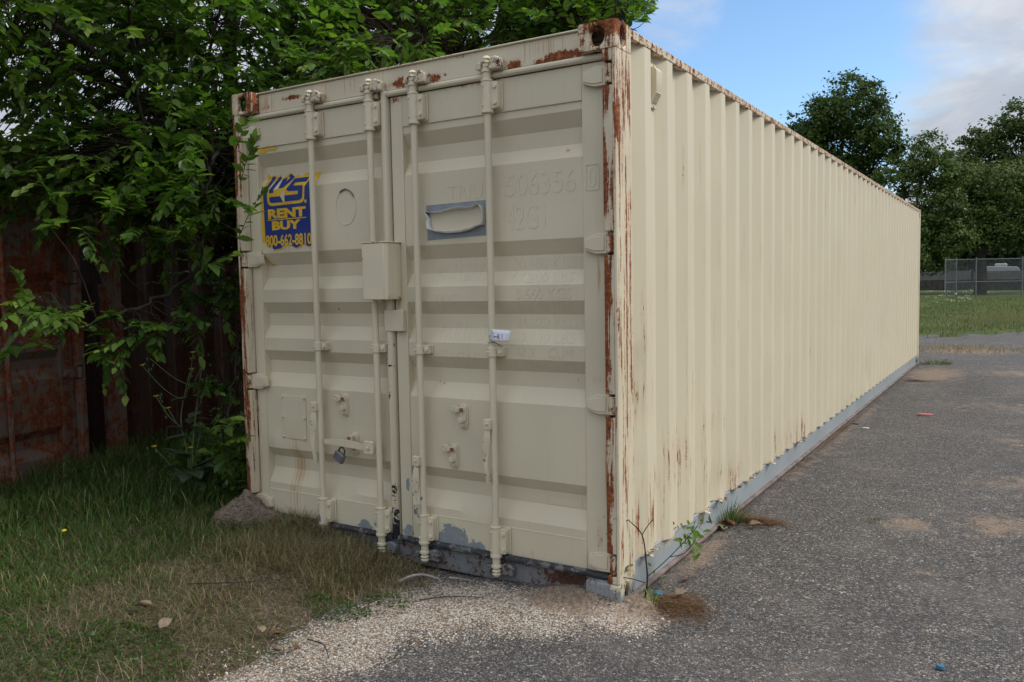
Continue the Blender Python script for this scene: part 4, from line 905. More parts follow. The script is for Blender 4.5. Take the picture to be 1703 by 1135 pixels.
def broadleaf(name, label, trunk, trunk_r, limbs, clouds, sprays, lsize, n_single=300, ok=lambda p: True, n_leaf=(10, 22), seed=1):
    """tree: trunk, branches, twigs and leaf sprays. clouds: (centre, radii, n) filled with sprays; sprays: explicit (start, end)"""
    rnd = np.random.default_rng(seed)
    base = Vector(trunk[0]); root = thing(name, label, 'tree', tuple(base)); off = np.array(base)
    tp = catmull(trunk, 5); nb = len(tp)
    MB().tube([p-off for p in tp], [trunk_r*(1-.72*i/(nb-1)) + (.05*trunk_r if i % 3 == 0 else 0) for i in range(nb)], 10).build('trunk', M['bark'], root, 0, 60)
    nodes = [p for p in tp[len(tp)//3:]]
    for pts, r in limbs:
        q = catmull(pts, 6); n = len(q); q = [p+rnd.normal(0, .012, 3) for p in q]
        MB().tube([p-off for p in q], [r*(1-.8*i/(n-1))+.002 for i in range(n)], 7).build('branch', M['bark'], root, 0, 60); nodes += q
    nodes = np.array(nodes); segs = list(sprays)
    for c, rr, n in clouds:
        got = 0; c = np.array(c); rr = np.array(rr)
        while got < n:
            u = rnd.normal(size=3); u /= np.linalg.norm(u); p = c + rr*u*(rnd.random()**.45)
            if not ok(p): continue
            k = nodes[np.argmin(((nodes-p)**2).sum(1))]; o = p-k; l = np.linalg.norm(o); o = o/max(l, .05)
            dr = o*.8 + rnd.normal(0, .55, 3) + np.array([0, 0, rnd.uniform(-.25, .45)]); dr /= np.linalg.norm(dr)
            e = p + dr*rnd.uniform(.18, .42)
            if not ok(e): continue
            segs.append((p, e)); got += 1
    tw = MB(); LP, LD, LN, LS, LC = [], [], [], [], []
    for s, e in segs:
        s, e = np.array(s, float), np.array(e, float); k = nodes[np.argmin(((nodes-s)**2).sum(1))]; l = np.linalg.norm(e-s)
        mid = (k+s)/2 + rnd.normal(0, .05, 3) + np.array([0, 0, .04]); sag = np.array([0, 0, -.10*l])
        path = catmull([k, mid, s, (s+e)/2-sag*.3, e+sag*.3], 3)
        tw.tube([p-off for p in path], [.0040*(1-.75*i/(len(path)-1)) for i in range(len(path))], 4, False)
        n = int(rnd.integers(*n_leaf)); d0 = (e-s)/l; sd = np.cross(d0, [0, 0, 1.0]); sd = sd/max(np.linalg.norm(sd), .05); ph = rnd.uniform(0, 6.28); young = rnd.random() < .35
        for i in range(n):
            t = i/(n-1); p = s + (e-s)*(.02+.98*t) + sag*(t*t*.6) if i else s
            sg = 1 if i % 2 else -1
            dd = d0*(.45+.5*t) + sd*sg*(1-.55*t)*rnd.uniform(.6, 1.1) + np.array([0, 0, -.18]) + rnd.normal(0, .22, 3)
            nn = np.array([0, 0, 1.0]) + rnd.normal(0, .38, 3) + sd*sg*.2
            LP.append(p); LD.append(dd); LN.append(nn); LS.append(lsize*rnd.uniform(.40, 1.22)*(1-.35*t)); ci = rnd.integers(0, 4) if t < .7 or not young else rnd.integers(3, 6); LC.append(LGREEN[ci]*rnd.uniform(.8, 1.2))
    tw.build('twigs', M['twig'], root, 0, 60)['kind'] = 'stuff'
    LP, LD, LN, LS, LC = map(np.array, (LP, LD, LN, LS, LC))
    sc = np.zeros(len(LP))
    for i, p in enumerate(LP):
        q = in_view(p)
        if q and 0 < q[0] < 1703 and 0 < q[1] < 1135: sc[i] = LS[i]/q[2]
    pick = np.argsort(-sc)[:n_single]; pick = pick[sc[pick] > 0]
    m_ = np.ones(len(LP), bool); m_[pick] = False
    V, F, C = leaf_arrays(LP[m_]-off, LD[m_], LN[m_], LS[m_], LC[m_])
    np_mesh('foliage', V, F, M['leaf'], root, C)['kind'] = 'stuff'
    for i in pick:
        d = Vector(LD[i]).normalized(); s = d.cross(Vector(LN[i])).normalized(); n = s.cross(d)
        o = bpy.data.objects.new('leaf', leaf_me); COL.objects.link(o); o.parent = root
        o.matrix_local = Matrix.Translation(Vector(LP[i]-off)) @ Matrix((s, d, n)).transposed().to_4x4() @ Matrix.Scale(float(LS[i]), 4)
    return root
def clear_of_boxes(p):
    x, y, z = p
    if -2.56 < x < .15 and y > -.04 and z < 2.66 and y < 12.3: return False
    if x < -4.50 and z < 2.62 and y > -3: return False
    if z < .15: return False
    return True
def ok_left(p):
    x, y, z = p
    if not clear_of_boxes(p): return False
    q = in_view(p)
    if q and q[0] > 432 and q[1] > 150 and y < .3: return False       # keep the twigs from growing across the doors
    return True
def explicit(n, boxes, seed, ln=(.2, .4)):
    r = np.random.default_rng(seed); out = []
    for (a, b, k) in boxes:
        a, b = np.array(a), np.array(b)
        for _ in range(k):
            p = a+(b-a)*r.random(3); d = r.normal(0, .5, 3)+np.array([.35, -.55, -.05]); d /= np.linalg.norm(d); out.append((p, p+d*r.uniform(*ln)))
    return out
left_sprays = explicit(0, [((-3.35, -.75, 1.10), (-2.85, -.25, 1.42), 20), ((-3.75, -.75, 1.15), (-3.3, -.35, 1.5), 7), ((-3.05, -.25, 1.20), (-2.62, .05, 1.36), 6), ((-2.80, -.16, 1.72), (-2.58, .10, 2.45), 22), ((-3.5, -.6, 1.75), (-2.9, -.1, 2.2), 12), ((-2.78, .0, .42), (-2.60, .12, .70), 4), ((-3.2, .1, .75), (-2.9, .5, 1.0), 4)], 5, (.15, .32))
left_sprays = [(s, e) for s, e in left_sprays if ok_left(e) and ok_left(s)]
left_sprays += [((-2.257, -0.141, 1.75), (-2.025, -0.152, 2.018)), ((-2.289, -0.078, 2.086), (-2.125, -0.099, 2.316)), ((-2.315, -0.081, 2.255), (-2.156, -0.11, 2.432)), ((-2.399, -0.209, 0.59), (-2.122, -0.23, 0.671)), ((-2.416, -0.209, 0.72), (-2.216, -0.225, 0.771)), ((-2.304, -0.153, 1.979), (-2.107, -0.177, 1.914)), ((-2.397, -0.24, 1.611), (-2.244, -0.169, 1.674))]
broadleaf('broadleaf_tree', 'leafy green tree filling the gap between the beige and the rusting containers', [(-4.05, 1.75, .05), (-4.02, 1.55, 1.2), (-3.9, 1.25, 2.2), (-3.8, 1.15, 3.2), (-3.75, 1.2, 4.4)], .11,
    [([(-3.9, 1.25, 2.2), (-3.75, .6, 2.6), (-3.6, .0, 2.95), (-3.7, -.6, 3.3)], .045), ([(-3.95, 1.35, 1.7), (-3.5, .8, 1.75), (-3.2, .25, 1.55), (-3.05, -.25, 1.36), (-3.15, -.6, 1.27)], .022), ([(-4.0, 1.5, 1.2), (-3.4, .8, 1.12), (-2.9, .35, .98), (-2.66, .06, .68)], .016),
     ([(-3.85, 1.15, 2.8), (-3.3, 1.3, 3.2), (-2.8, 1.6, 3.5), (-2.4, 2.0, 3.9)], .05), ([(-3.85, 1.2, 2.6), (-4.4, .6, 3.0), (-4.8, -.1, 3.4), (-5.0, -.8, 3.6)], .045), ([(-3.85, 1.15, 2.4), (-3.2, .6, 2.42), (-2.78, .12, 2.25), (-2.66, -.02, 1.9)], .018),
     ([(-3.3, .2, 1.7), (-3.36, .08, 2.4), (-3.40, .05, 3.3), (-3.42, .1, 4.0)], .012), ([(-3.6, .5, 2.5), (-3.3, .6, 3.2), (-3.1, .7, 4.1)], .014), ([(-3.8, 1.1, 3.2), (-4.1, 1.6, 4.0), (-4.3, 2.2, 4.6)], .04)],
    [((-3.9, .3, 3.3), (1.25, 1.3, .85), 720), ((-3.45, 1.7, 3.5), (1.2, 1.4, 1.05), 330), ((-4.4, -1.7, 4.3), (1.7, 1.5, .65), 130), ((-4.9, -.5, 3.45), (1.2, 1.3, .80), 420), ((-3.35, .45, 2.30), (.75, .65, .50), 420), ((-3.55, 1.5, 1.7), (.75, 1.1, .85), 320), ((-3.9, .0, 2.30), (.7, .6, .38), 200), ((-3.3, 1.2, .5), (.6, .6, .35), 50)],  # third leaf cloud hangs out of view, added to shade the left ground
    left_sprays, .104, 300, ok_left, seed=21)
def ok_back(p):
    if not clear_of_boxes(p): return False
    q = in_view(p)
    if q and q[0] > 1030 and p[2] < 5.5: return q[0] < 1092 and (q[1] < 30 and q[0] - 1030 < 62 - q[1]*.6)
    return p[2] > 2.70
broadleaf('broadleaf_tree', 'tall leafy tree behind the container with branches over its roof', [(-3.3, 3.6, .02), (-3.2, 3.5, 1.8), (-2.95, 3.35, 3.0), (-2.6, 3.3, 4.0), (-2.3, 3.4, 5.2)], .12,
    [([(-2.95, 3.35, 3.0), (-2.3, 3.0, 3.15), (-1.6, 2.75, 3.25), (-1.02, 2.5, 3.36)], .035), ([(-2.9, 3.3, 3.1), (-2.5, 2.6, 3.2), (-2.3, 1.9, 3.2), (-2.2, 1.3, 3.15)], .035), ([(-2.6, 3.3, 4.0), (-1.9, 3.2, 4.1), (-1.3, 3.2, 4.3)], .035), ([(-2.9, 3.4, 3.2), (-3.3, 2.8, 3.6), (-3.6, 2.3, 4.2)], .035), ([(-2.4, 3.35, 4.6), (-1.8, 4.2, 4.8), (-1.2, 4.8, 4.7)], .03)],
    [((-2.1, 3.1, 3.65), (1.35, 1.3, .85), 620), ((-2.75, 1.9, 3.45), (.9, .9, .65), 420), ((-1.5, 2.9, 3.55), (.75, .7, .45), 230), ((-2.2, 4.2, 4.6), (1.5, 1.3, 1.0), 170), ((-2.3, 1.0, 2.98), (.6, .6, .22), 80)],
    [((-1.05, 2.45, 3.33), (-.86, 2.30, 3.44)), ((-.98, 2.5, 3.38), (-.80, 2.38, 3.42))], .100, 300, ok_back, seed=33)

# ------------------------------------------------------------------ far trees
def far_leaf_mat(name):
    m, t = new_mat(name); a = t.n('ShaderNodeAttribute', out='Color', attribute_name='tint')
    b = t.n('ShaderNodeBsdfPrincipled', {'Base Color': a, 'Roughness': .6, 'Specular IOR Level': .2}); tr = t.n('ShaderNodeBsdfTranslucent', {'Color': a})
    t.n('ShaderNodeOutputMaterial', {'Surface': t.n('ShaderNodeMixShader', {0: .25, 1: b, 2: tr})}, out=None); return m
M['far_leaf'] = far_leaf_mat('far_leaf')
def far_tree(label, x, y, tr_h, tr_r, lobes, col, n, size, seed, droop=0.0):
    r = np.random.default_rng(seed); root = thing('broadleaf_tree', label, 'tree', (x, y, float(ground_h(x, y))-.05), group='trees beyond the field')
    MB().tube([(0, 0, 0), (.1, .05, tr_h*.4), (-.1, .1, tr_h)], [tr_r*1.25, tr_r, tr_r*.8], 9).build('trunk', M['bark'], root, 0, 60)
    wt = np.array([l[1][0]*l[1][1]*l[1][2] for l in lobes])**.72; wt /= wt.sum(); P = []; N = []
    for (c, rr), w_ in zip(lobes, wt):
        MB().tube(catmull([(0, 0, tr_h*.8), (c[0]*.35, c[1]*.35, tr_h*.6+c[2]*.4), (c[0]*.85, c[1]*.85, c[2]-rr[2]*.2)], 5), [tr_r*.55*(1-.8*i/10)+.03 for i in range(11)], 6).build('branch', M['bark'], root, 0, 60)
        k = max(6, int(n*w_/15)); u = unit(r.normal(size=(k, 3))); ctr = np.array(c) + np.array(rr)*u*(r.random((k, 1))**.40)      # leaf clumps
        for q, uu in zip(ctr, u):
            m_ = int(r.integers(26, 60)); s = r.uniform(.35, .80)*max(rr)*.21
            dv = r.normal(size=(m_, 3))*np.array([1, 1, .55])*s; P.append(q+dv-np.array([0, 0, droop])*np.abs(dv[:, :1])); N.append(unit(uu+r.normal(0, .8, (m_, 3))+np.array([0, 0, .5])))
    P = np.concatenate(P); N = np.concatenate(N); m_ = len(P); D = unit(np.cross(N, r.normal(size=(m_, 3)))); C = np.array(col)*r.uniform(.6, 1.35, (m_, 1))
    V, F, C = leaf_arrays(P, D, N, size*.62*r.uniform(.6, 1.3, m_), C, QV, QF); np_mesh('crown', V, F, M['far_leaf'], root, C)['kind'] = 'stuff'
    return root
DK = (.062, .106, .022); MD = (.092, .142, .033); LT = (.105, .155, .038)
far_tree('tall dark oak with a rounded crown rising behind the beige container', -12.4, 71, 6, .45, [((-4.2, 0, 11.0), (2.5, 2.6, 2.0)), ((-2.6, 0, 13.0), (2.3, 2.4, 1.8)), ((-1.4, 0, 14.0), (2.6, 2.8, 2.3)), ((1.2, 0, 15.6), (3.0, 2.8, 2.9)), ((3.2, 0, 13.2), (2.2, 2.6, 2.4)), ((0, .8, 11.2), (3.6, 2.5, 2.4)), ((4.3, 0, 11.6), (1.4, 1.5, 1.3)), ((-1.4, 0, 9.0), (2.4, 2.2, 1.6)), ((2.0, 0, 9.4), (2.4, 2.2, 1.6)), ((.8, 0, 6.8), (3.0, 2, 1.5))], DK, 12500, .50, 51)
far_tree('feathery lighter green tree between the oak and the fence', -6.1, 68, 3.5, .25, [((-.8, 0, 9.2), (1.9, 2, 1.7)), ((.9, 0, 10.6), (1.7, 1.8, 2.0)), ((2.6, 0, 9.2), (1.6, 1.8, 1.6)), ((-2.2, 0, 6.8), (1.8, 2, 1.4)), ((1.8, 0, 7.0), (2.2, 2, 1.8)), ((0, 0, 5.4), (2.8, 2, 1.7)), ((2.6, 0, 4.4), (2.0, 2, 1.4)), ((.6, 0, 3.0), (2.6, 2, 1.4))], MD, 9000, .40, 52, .2)
far_tree('wide bushy tree with drooping limbs behind the backstop', -1.5, 72, 4.0, .4, [((-1.2, 0, 9.0), (2.2, 2, 1.8)), ((1.6, 0, 8.6), (2.6, 2.4, 2.2)), ((-.2, 0, 6.8), (3.4, 2.4, 1.8)), ((3.2, 0, 6.4), (2.4, 2, 1.8)), ((-2.8, 0, 5.0), (1.8, 2, 1.3)), ((.6, .3, 5.0), (3.4, 2, 1.3)), ((4.4, 0, 4.8), (2.4, 2, 1.3))], LT, 10500, .40, 53, .35)
far_tree('large dark tree at the right edge with a spreading crown', 3.2, 80, 6.0, .55, [((-6.2, 0, 11.2), (2.2, 2.4, 1.7)), ((-4.4, 0, 13.2), (2.4, 2.4, 1.7)), ((-1.6, 0, 14.4), (2.8, 2.8, 2.0)), ((1.8, 0, 14.6), (3.4, 3, 2.2)), ((5.2, 0, 13.0), (3.4, 3, 2.4)), ((-2.8, 0, 11.2), (2.8, 2.6, 1.7)), ((1.4, 0, 11.4), (4.4, 3, 2.2)), ((-.6, 0, 8.6), (4.2, 2.4, 1.5)), ((5, 0, 9.0), (4.2, 2.6, 1.9)), ((1, 0, 6.4), (5.0, 2.4, 1.2))], (.075, .118, .028), 14000, .50, 54)
# the wood behind, one mass
r = np.random.default_rng(61); n = 40000; wx = r.uniform(-60, 45, n); top = 6.4+2.6*vnoise(wx, wx*0, .16, 62)+1.2*vnoise(wx, wx*0, .6, 63); wz = top*np.sqrt(r.random(n)); wy = 108+r.normal(0, 1.6, n)
V, F, C = leaf_arrays(np.stack([wx, wy, wz], 1), unit(r.normal(size=(n, 3))), unit(r.normal(size=(n, 3))+np.array([0, -.6, .5])), 1.0*r.uniform(.6, 1.3, n), np.array([.034, .055, .016])*r.uniform(.55, 1.4, (n, 1)), QV, QF)
struct(np_mesh('far_wood', V, F, M['far_leaf'], cols=C), 'stuff', 'dark wood closing the view behind the field', 'trees')

# ------------------------------------------------------------------ fences and things beyond the field
M['galv'] = plain('galvanised_tube', (.15, .16, .165), .55, .15, 8, .2); M['board'] = plain('weathered_board', (.075, .068, .062), .9, .35, 3); M['board_top'] = plain('grey_fence_cap', (.17, .17, .165), .9, .2, 3)
bs = thing('chain_link_fence', 'tall galvanised chain link backstop standing at the end of the field', 'fence', (-1.3, 60.9, .03))
fp = [(-1.75, -1.4), (-1.15, -.55), (0, 0), (2.66, 1.63), (5.3, 3.2)]
for x, y in fp: MB().tube([(x, y, -.05), (x, y, 2.72)], .048, 8).build('post', M['galv'], bs)
for (a, b) in zip(fp[:-1], fp[1:]):
    for z in (2.58, 1.06): MB().tube([(*a, z), (*b, z)], .026, 6).build('rail', M['galv'], bs)
cm = MB()
for (a, b) in zip(fp[:-1], fp[1:]):
    a, b = np.array(a), np.array(b); Ls = np.linalg.norm(b-a); st_ = .085 if Ls > 1.1 else .05
    for dirn in (1, -1):
        for s0 in np.arange(-2.55, Ls, st_):
            z0, z1 = 0.02, 2.56; sa, sb = s0, s0+2.54
            ta, tb = max(sa, 0), min(sb, Ls)
            if tb <= ta: continue
            za, zb = (z0+(ta-sa), z0+(tb-sa)) if dirn > 0 else (z1-(ta-sa), z1-(tb-sa)); pa, pb = a+(b-a)*ta/Ls, a+(b-a)*tb/Ls
            cm.tube([(*pa, za), (*pb, zb)], .0042, 3, False)
cm.build('chain_mesh', M['galv'], bs)['kind'] = 'stuff'
wf = thing('board_fence', 'low dark weathered board fence along the far side of the field', 'fence', (-4, 92, 0.0))
for k in range(11):
    x = -24+k*5.0; MB().box(x+.1, x+4.9, 0, .05, .05, 1.15).build('board_panel', M['board'], wf); MB().box(x+.1, x+4.9, .0, .06, 1.16, 2.0+.06*math.sin(k*2.1)).build('board_panel', M['board_top'], wf); MB().box(x-.07, x+.07, -.06, .12, 0, 2.2).build('post', M['board'], wf)
M['camper'] = plain('white_camper_shell', (.42, .43, .44), .5, .05, 3); M['glass'] = plain('dark_glass', (.03, .035, .04), .15, .1)
cv = thing('camper', 'white camper roof showing above the board fence', 'camper', (-.6, 98, -.35))
b = MB(); b.prism(rounded([(-2.0, .7), (1.6, .7), (2.0, 1.6), (1.5, 2.75), (-1.8, 2.85), (-2.1, 2.2)], .25), -1.1, 1.1); b.build('body', M['camper'], cv, .05)
MB().box(-.6, .5, -.5, .5, 2.80, 3.12).build('roof_unit', M['camper'], cv, .08); MB().box(-1.5, -.3, -1.13, -1.101, 1.7, 2.3).build('window', M['glass'], cv, .02); MB().box(.3, 1.2, -1.13, -1.101, 1.7, 2.3).build('window', M['glass'], cv, .02)
for x in (-1.1, .9): MB().tube([(x, -1.12, .35), (x, -.85, .35)], .35, 14).build('wheel', M['dark'], cv, .03)
fw_ = thing('flowering_weed', 'pale flowering weeds standing in the field left of the backstop', 'weed', (-1.0, 36, float(ground_h(-1.0, 36))))
sm_ = MB(); fm = MB(); r = np.random.default_rng(71)
for k in range(26):
    x, y = r.normal(0, .55), r.normal(0, .6); h = r.uniform(.35, .85); sm_.tube([(x, y, -.02), (x+.04, y, h*.6), (x+r.normal(0, .06), y, h)], .008, 4)
    for q in range(4): fm.lathe(x+r.normal(0, .06), y+r.normal(0, .06), [(.002, h-.01+q*.01), (.015, h+q*.012), (.004, h+.02+q*.012)], 6)
sm_.build('stems', M['stem'], fw_)['kind'] = 'stuff'; M['petal'] = plain('pale_petal', (.55, .56, .48), .7, .1); fm.build('flowers', M['petal'], fw_)['kind'] = 'stuff'

# ------------------------------------------------------------------ small things on the ground
m, t = new_mat('crumbly_dirt'); P = t.n('ShaderNodeTexCoord', out='Object'); a = t.noise(P, 26, 8, .7); b = t.noise(P, 120, 4, .6)
finish(t, t.ramp(t.math('ADD', t.math('MULTIPLY', a, .5), t.math('MULTIPLY', b, .5)), [(.3, (.15, .115, .088)), (.5, (.27, .21, .165)), (.7, (.39, .315, .25))]), .95, t.math('ADD', a, b), .9, .02, spec=.1); M['dirt'] = m
rows = []; cx, cy = -2.37, -.075
for i in range(50):
    f = i/49; row = []
    for k in range(97):
        an = 2*math.pi*k/96; rr = f*(.185+.07*mnoise.noise(Vector((math.cos(an)*1.3, math.sin(an)*1.3, 2)))); x, y = rr*math.cos(an)*1.12, rr*math.sin(an)*.95
        z = .165*math.exp(-(f*1.6)**1.5) + .042*mnoise.noise(Vector((x*13, y*13, 0)))*(1-f*.5) + .012*mnoise.noise(Vector((x*40, y*40, 3)))
        row.append((x, y, float(ground_h(cx+x, min(cy+y, .0)))*1.0 - (.03 if f > .96 else -.012) + z))
    rows.append(row)
mb_ = MB().grid(rows); r = np.random.default_rng(77)
for k in range(420):
    i = int(49*math.sqrt(r.random())*.98); q = Vector(rows[i][int(r.integers(0, 96))]); s = r.uniform(.004, .013)
    mb_.add([tuple(q+Vector(v)*s*float(r.uniform(.6, 1.3))) for v in octv], octf.tolist())
md_ = mb_.build('dirt_mound', M['dirt'], None, 0, 80); md_.location = (cx, cy, 0); tag(md_, 'crumbly brown ant mound piled against the left corner of the doors', 'mound')

def needles(label, cx, cy, rx, ry, n, seed, cols=((.10, .055, .028), (.16, .09, .045), (.07, .04, .022), (.22, .13, .07)), L=(.03, .08)):
    r = np.random.default_rng(seed); cols = np.array(cols); a = r.uniform(0, 6.28, n); q = np.abs(r.normal(0, .52, n))*(.55+.9*vnoise(np.cos(a)*1.5+9, np.sin(a)*1.5+9, 1.4, seed)); x = cx+rx*q*np.cos(a); y = cy+ry*q*np.sin(a)
    k = out_box(x, y) & (vnoise(x, y, 22, seed)+.5*vnoise(x, y, 60, seed+1) > .45+.45*r.random(n)*np.hypot((x-cx)/rx, (y-cy)/ry)); x, y = x[k], y[k]; n = len(x)
    z = np.maximum(ground_h(x, y), .002)+r.uniform(0, .016, n)*(1-np.hypot((x-cx)/rx, (y-cy)/ry)).clip(0, 1)+.004
    v = blades(x, y, z, r.uniform(*L, n), r.uniform(.0007, .0014, n), r.uniform(1.35, 1.6, n), r.uniform(0, 6.28, n), cols[r.integers(0, len(cols), n)]*r.uniform(.7, 1.2, (n, 1)), .02, 2)
    return struct(np_mesh('pine_needles', *v[:2], M['litter'], cols=v[2]), 'stuff', label, 'needles')
needles('brown drift of fallen needles at the foot of the rusty corner post', .19, .18, .21, .15, 4200, 81)
needles('brown needles spread beside the grass tuft at the rail', .15, 1.66, .22, .13, 2200, 82)
needles('thin line of brown litter near the far end of the rail', .22, 9.6, .45, .10, 900, 83, L=(.04, .12))
needles('thin line of dirt and litter along the bottom rail, added as its contact shadow', .03, 5.2, .055, 5.0, 5000, 84, L=(.01, .04))  # brown litter strips, also darkening the rail foot as a contact shadow
# dead leaves
M['dead'] = plain('dead_leaf_tan', (.20, .145, .09), .8, .3, 40); M['dead2'] = plain('dead_leaf_brown', (.16, .070, .033), .8, .3, 40); M['dead3'] = plain('dead_leaf_pale', (.21, .16, .105), .8, .3, 40)
def dead_leaf(label, x, y, s, az, mat, tilt=.25, dz=.0):
    me = bpy.data.meshes.new('dead_leaf'); V = LV.copy(); V[:, 2] = V[:, 2]*5 + .7*(V[:, 1]-.45)**2 + .25*V[:, 0]*(V[:, 1]-.3); V[:, 0] *= 1.15
    me.from_pydata((V*s).tolist(), [], LF.tolist()); me.materials.append(mat); me.polygons.foreach_set('use_smooth', [True]*len(LF))
    o = bpy.data.objects.new('dead_leaf', me); COL.objects.link(o); o.location = (x, y, surf_z(x, y)+.012+dz); o.rotation_euler = (tilt, tilt*.7, az)
    md = o.modifiers.new('thickness', 'SOLIDIFY'); md.thickness = .0008
    return tag(o, label, 'leaf', 'dead leaves on the ground')
dead_leaf('curled tan dead leaf in the grass, lower of the two at left', -1.45, -1.29, .075, .3, M['dead3'], .5, .03)
dead_leaf('broad tan dead leaf in the grass, upper of the two at left', -1.62, -1.21, .075, 2.0, M['dead'], .3, .035)
dead_leaf('pale dead leaf where the grass gives way to litter', -1.16, -1.02, .06, 1.1, M['dead3'], .4, .02)
dead_leaf('small rust brown dead leaf beside the pale one in the litter', -1.12, -.95, .04, 2.6, M['dead2'], .3, .012)
dead_leaf('orange brown dead leaf at the left edge of the pale gravel', -.96, -1.03, .05, .4, M['dead2'], .2, .006)
dead_leaf('tan dead leaf touching the orange one at the gravel edge', -1.0, -1.06, .045, 1.8, M['dead'], .25, .006)
dead_leaf('russet dead leaf lying on the asphalt beside the corner post', .115, .47, .042, -.4, M['dead2'], .15)
dead_leaf('russet dead leaf leaning on the grass tuft at the rail', .07, 1.45, .085, 1.2, M['dead2'], .4, .006)
dead_leaf('pale dead leaf on the camera side of the grass tuft', .035, 1.36, .07, .2, M['dead3'], .2)
dead_leaf('second pale dead leaf tucked under the rail by the tuft', .02, 1.43, .06, 2.4, M['dead3'], .3)
dead_leaf('ochre dead leaf on the yard side of the grass tuft', .15, 1.50, .075, -1.0, M['dead'], .4, .008)
dead_leaf('brown dead leaf among the needles by the corner', .17, .22, .075, -.6, M['dead'], .35, .018)
# sticks
def stick(label, pts, r):
    b = MB(); q = catmull(pts, 5); b.tube(q, [r*(1-.5*i/(len(q)-1)) for i in range(len(q))], 7); return tag(b.build('stick', M['bark'] if r < .006 else plain('bleached_stick', (.30, .27, .24), .85, .25, 20), None, 0, 60), label, 'stick', 'sticks on the ground')
stick('bleached curved stick lying at the edge of the grass', [(-1.08, -.23, .022), (-1.05, -.16, .035), (-1.0, -.12, .034), (-.93, -.10, .020)], .0085)
stick('short grey stick on the gravel below the lock rods', [(-.90, -.06, .020), (-.83, -.05, .022), (-.78, -.03, .016)], .006)
stick('thin dark twig across the pale gravel', [(-.86, -.35, .012), (-.76, -.25, .014), (-.62, -.17, .010)], .0035)
stick('thin dark twig lying by the dead leaves at the gravel edge', [(-1.0, -.92, .014), (-.9, -.93, .016), (-.8, -1.0, .010)], .0032)
stick('dry yellow stem fallen across the grass', [(-1.72, -.95, .13), (-1.5, -.80, .13), (-1.35, -.62, .12)], .0032)
# litter
M['red'] = plain('faded_red_plastic', (.42, .13, .12), .6, .25, 14); M['blue'] = plain('blue_plastic', (.03, .13, .22), .45, .15, 20); M['white_bit'] = plain('white_scrap', (.6, .6, .58), .7, .1); M['black_bit'] = plain('black_scrap', (.02, .02, .02), .7, .1)
o = MB().prism(rounded([(-.10, -.05), (.09, -.055), (.10, .04), (-.07, .055)], .012), .004, .030, 'z').build('brick_piece', M['red'], None, .004); o.location = (.63, 6.37, 0); o.scale = (.78, .78, .8); o.rotation_euler = (0, .04, .4); tag(o, 'flat faded red piece lying alone on the asphalt', 'debris')
b = MB(); b.lathe(0, 0, [(.014, 0), (.0145, .008), (.013, .012)], 20); b.lathe(0, 0, [(.0155, .0), (.0155, .003)], 20); o = b.build('bottle_cap', M['blue'], None, .001); o.location = (1.262, .092, .003); tag(o, 'small blue bottle cap on the asphalt near the bottom of the picture', 'bottle cap')
o = MB().prism([(-.02, -.012), (.016, -.016), (.024, .006), (.0, .018), (-.022, .010)], 0, .012, 'z').build('plastic_scrap', M['blue'], None, .002); o.location = (.075, .26, .008); o.rotation_euler = (.3, .1, .5); tag(o, 'crumpled blue scrap between the rail and the brown needles', 'debris')
for lab, x, y, mt in (('white scrap of litter on the asphalt left of the red piece', .21, 5.3, 'white_bit'), ('black scrap of litter beside the bottom rail', .08, 5.5, 'black_bit')):
    o = MB().prism([(-.03, -.012), (.02, -.02), (.035, .006), (.0, .016), (-.032, .012)], 0, .010, 'z').build('litter_scrap', M[mt], None, .002); o.location = (x, y, .004); tag(o, lab, 'debris')

# ------------------------------------------------------------------ weeds
def weed_leaf(mb, p, d, s, up=(0, 0, 1)):
    v, f, _ = leaf_arrays(np.array([p], float), np.array([d], float), np.array([up], float), np.array([s]), np.zeros((1, 3))); mb.add(v.tolist(), f.tolist())
M['weed_leaf'] = leaf_mat('weed_leaf', 'obj'); M['yellow_green'] = plain('yellow_green_leaf', (.15, .15, .045), .6, .25, 30); M['thistle'] = plain('blue_green_leaf', (.075, .115, .055), .6, .2, 20); M['flower'] = plain('yellow_petals', (.72, .50, .02), .6, .1, 30)
tw = thing('sow_thistle', 'tall yellow flowering weed in front of the dark gap', 'weed', (-3.14, .12, .08))
r = np.random.default_rng(91); heads = [(.04, .05, .98), (-.25, -.12, .90), (.02, .05, .87), (-.15, -.1, .70), (-.09, -.06, .62), (.09, .05, .50), (-.17, -.12, .37), (.04, .0, .36), (.01, -.02, .22), (.10, .02, .08), (.14, .08, .84), (-.20, -.1, .95), (.10, .08, .92)]
sm_ = MB(); lf_ = MB()
main = catmull([(0, 0, 0), (.01, 0, .3), (-.02, -.02, .55), (.02, .03, .85)], 5); main2 = catmull([(.02, 0, 0), (.04, .02, .4), (.07, .05, .7), (.10, .07, .9)], 5)
for mm in (main, main2): sm_.tube(mm, [.0075*(1-.6*i/(len(mm)-1)) for i in range(len(mm))], 6)
for h in heads:
    mm = main if r.random() < .6 else main2; b0 = min(mm, key=lambda q: abs(q[2]-max(h[2]-.22, .02))); q = catmull([b0, (np.array(b0)+np.array(h))/2+np.array([0, 0, -.03]), h], 4); sm_.tube(q, .0028, 4)
    for k in range(3):
        e = np.array(h)+r.normal(0, .025, 3)-np.array([0, 0, .02]); sm_.lathe(float(e[0]), float(e[1]), [(.002, float(e[2])-.012), (.006, float(e[2])), (.003, float(e[2])+.008)], 6)
for k in range(34):
    z = .7*r.random()**1.5; a = r.uniform(0, 6.28); s = .20*(1-z*.9)+.04; weed_leaf(lf_, (.02, .01, z+.02), (math.cos(a), math.sin(a), r.uniform(-.1, .6)), s)
sm_.build('stem', M['stem'], tw); lf_.build('leaves', M['thistle'], tw)
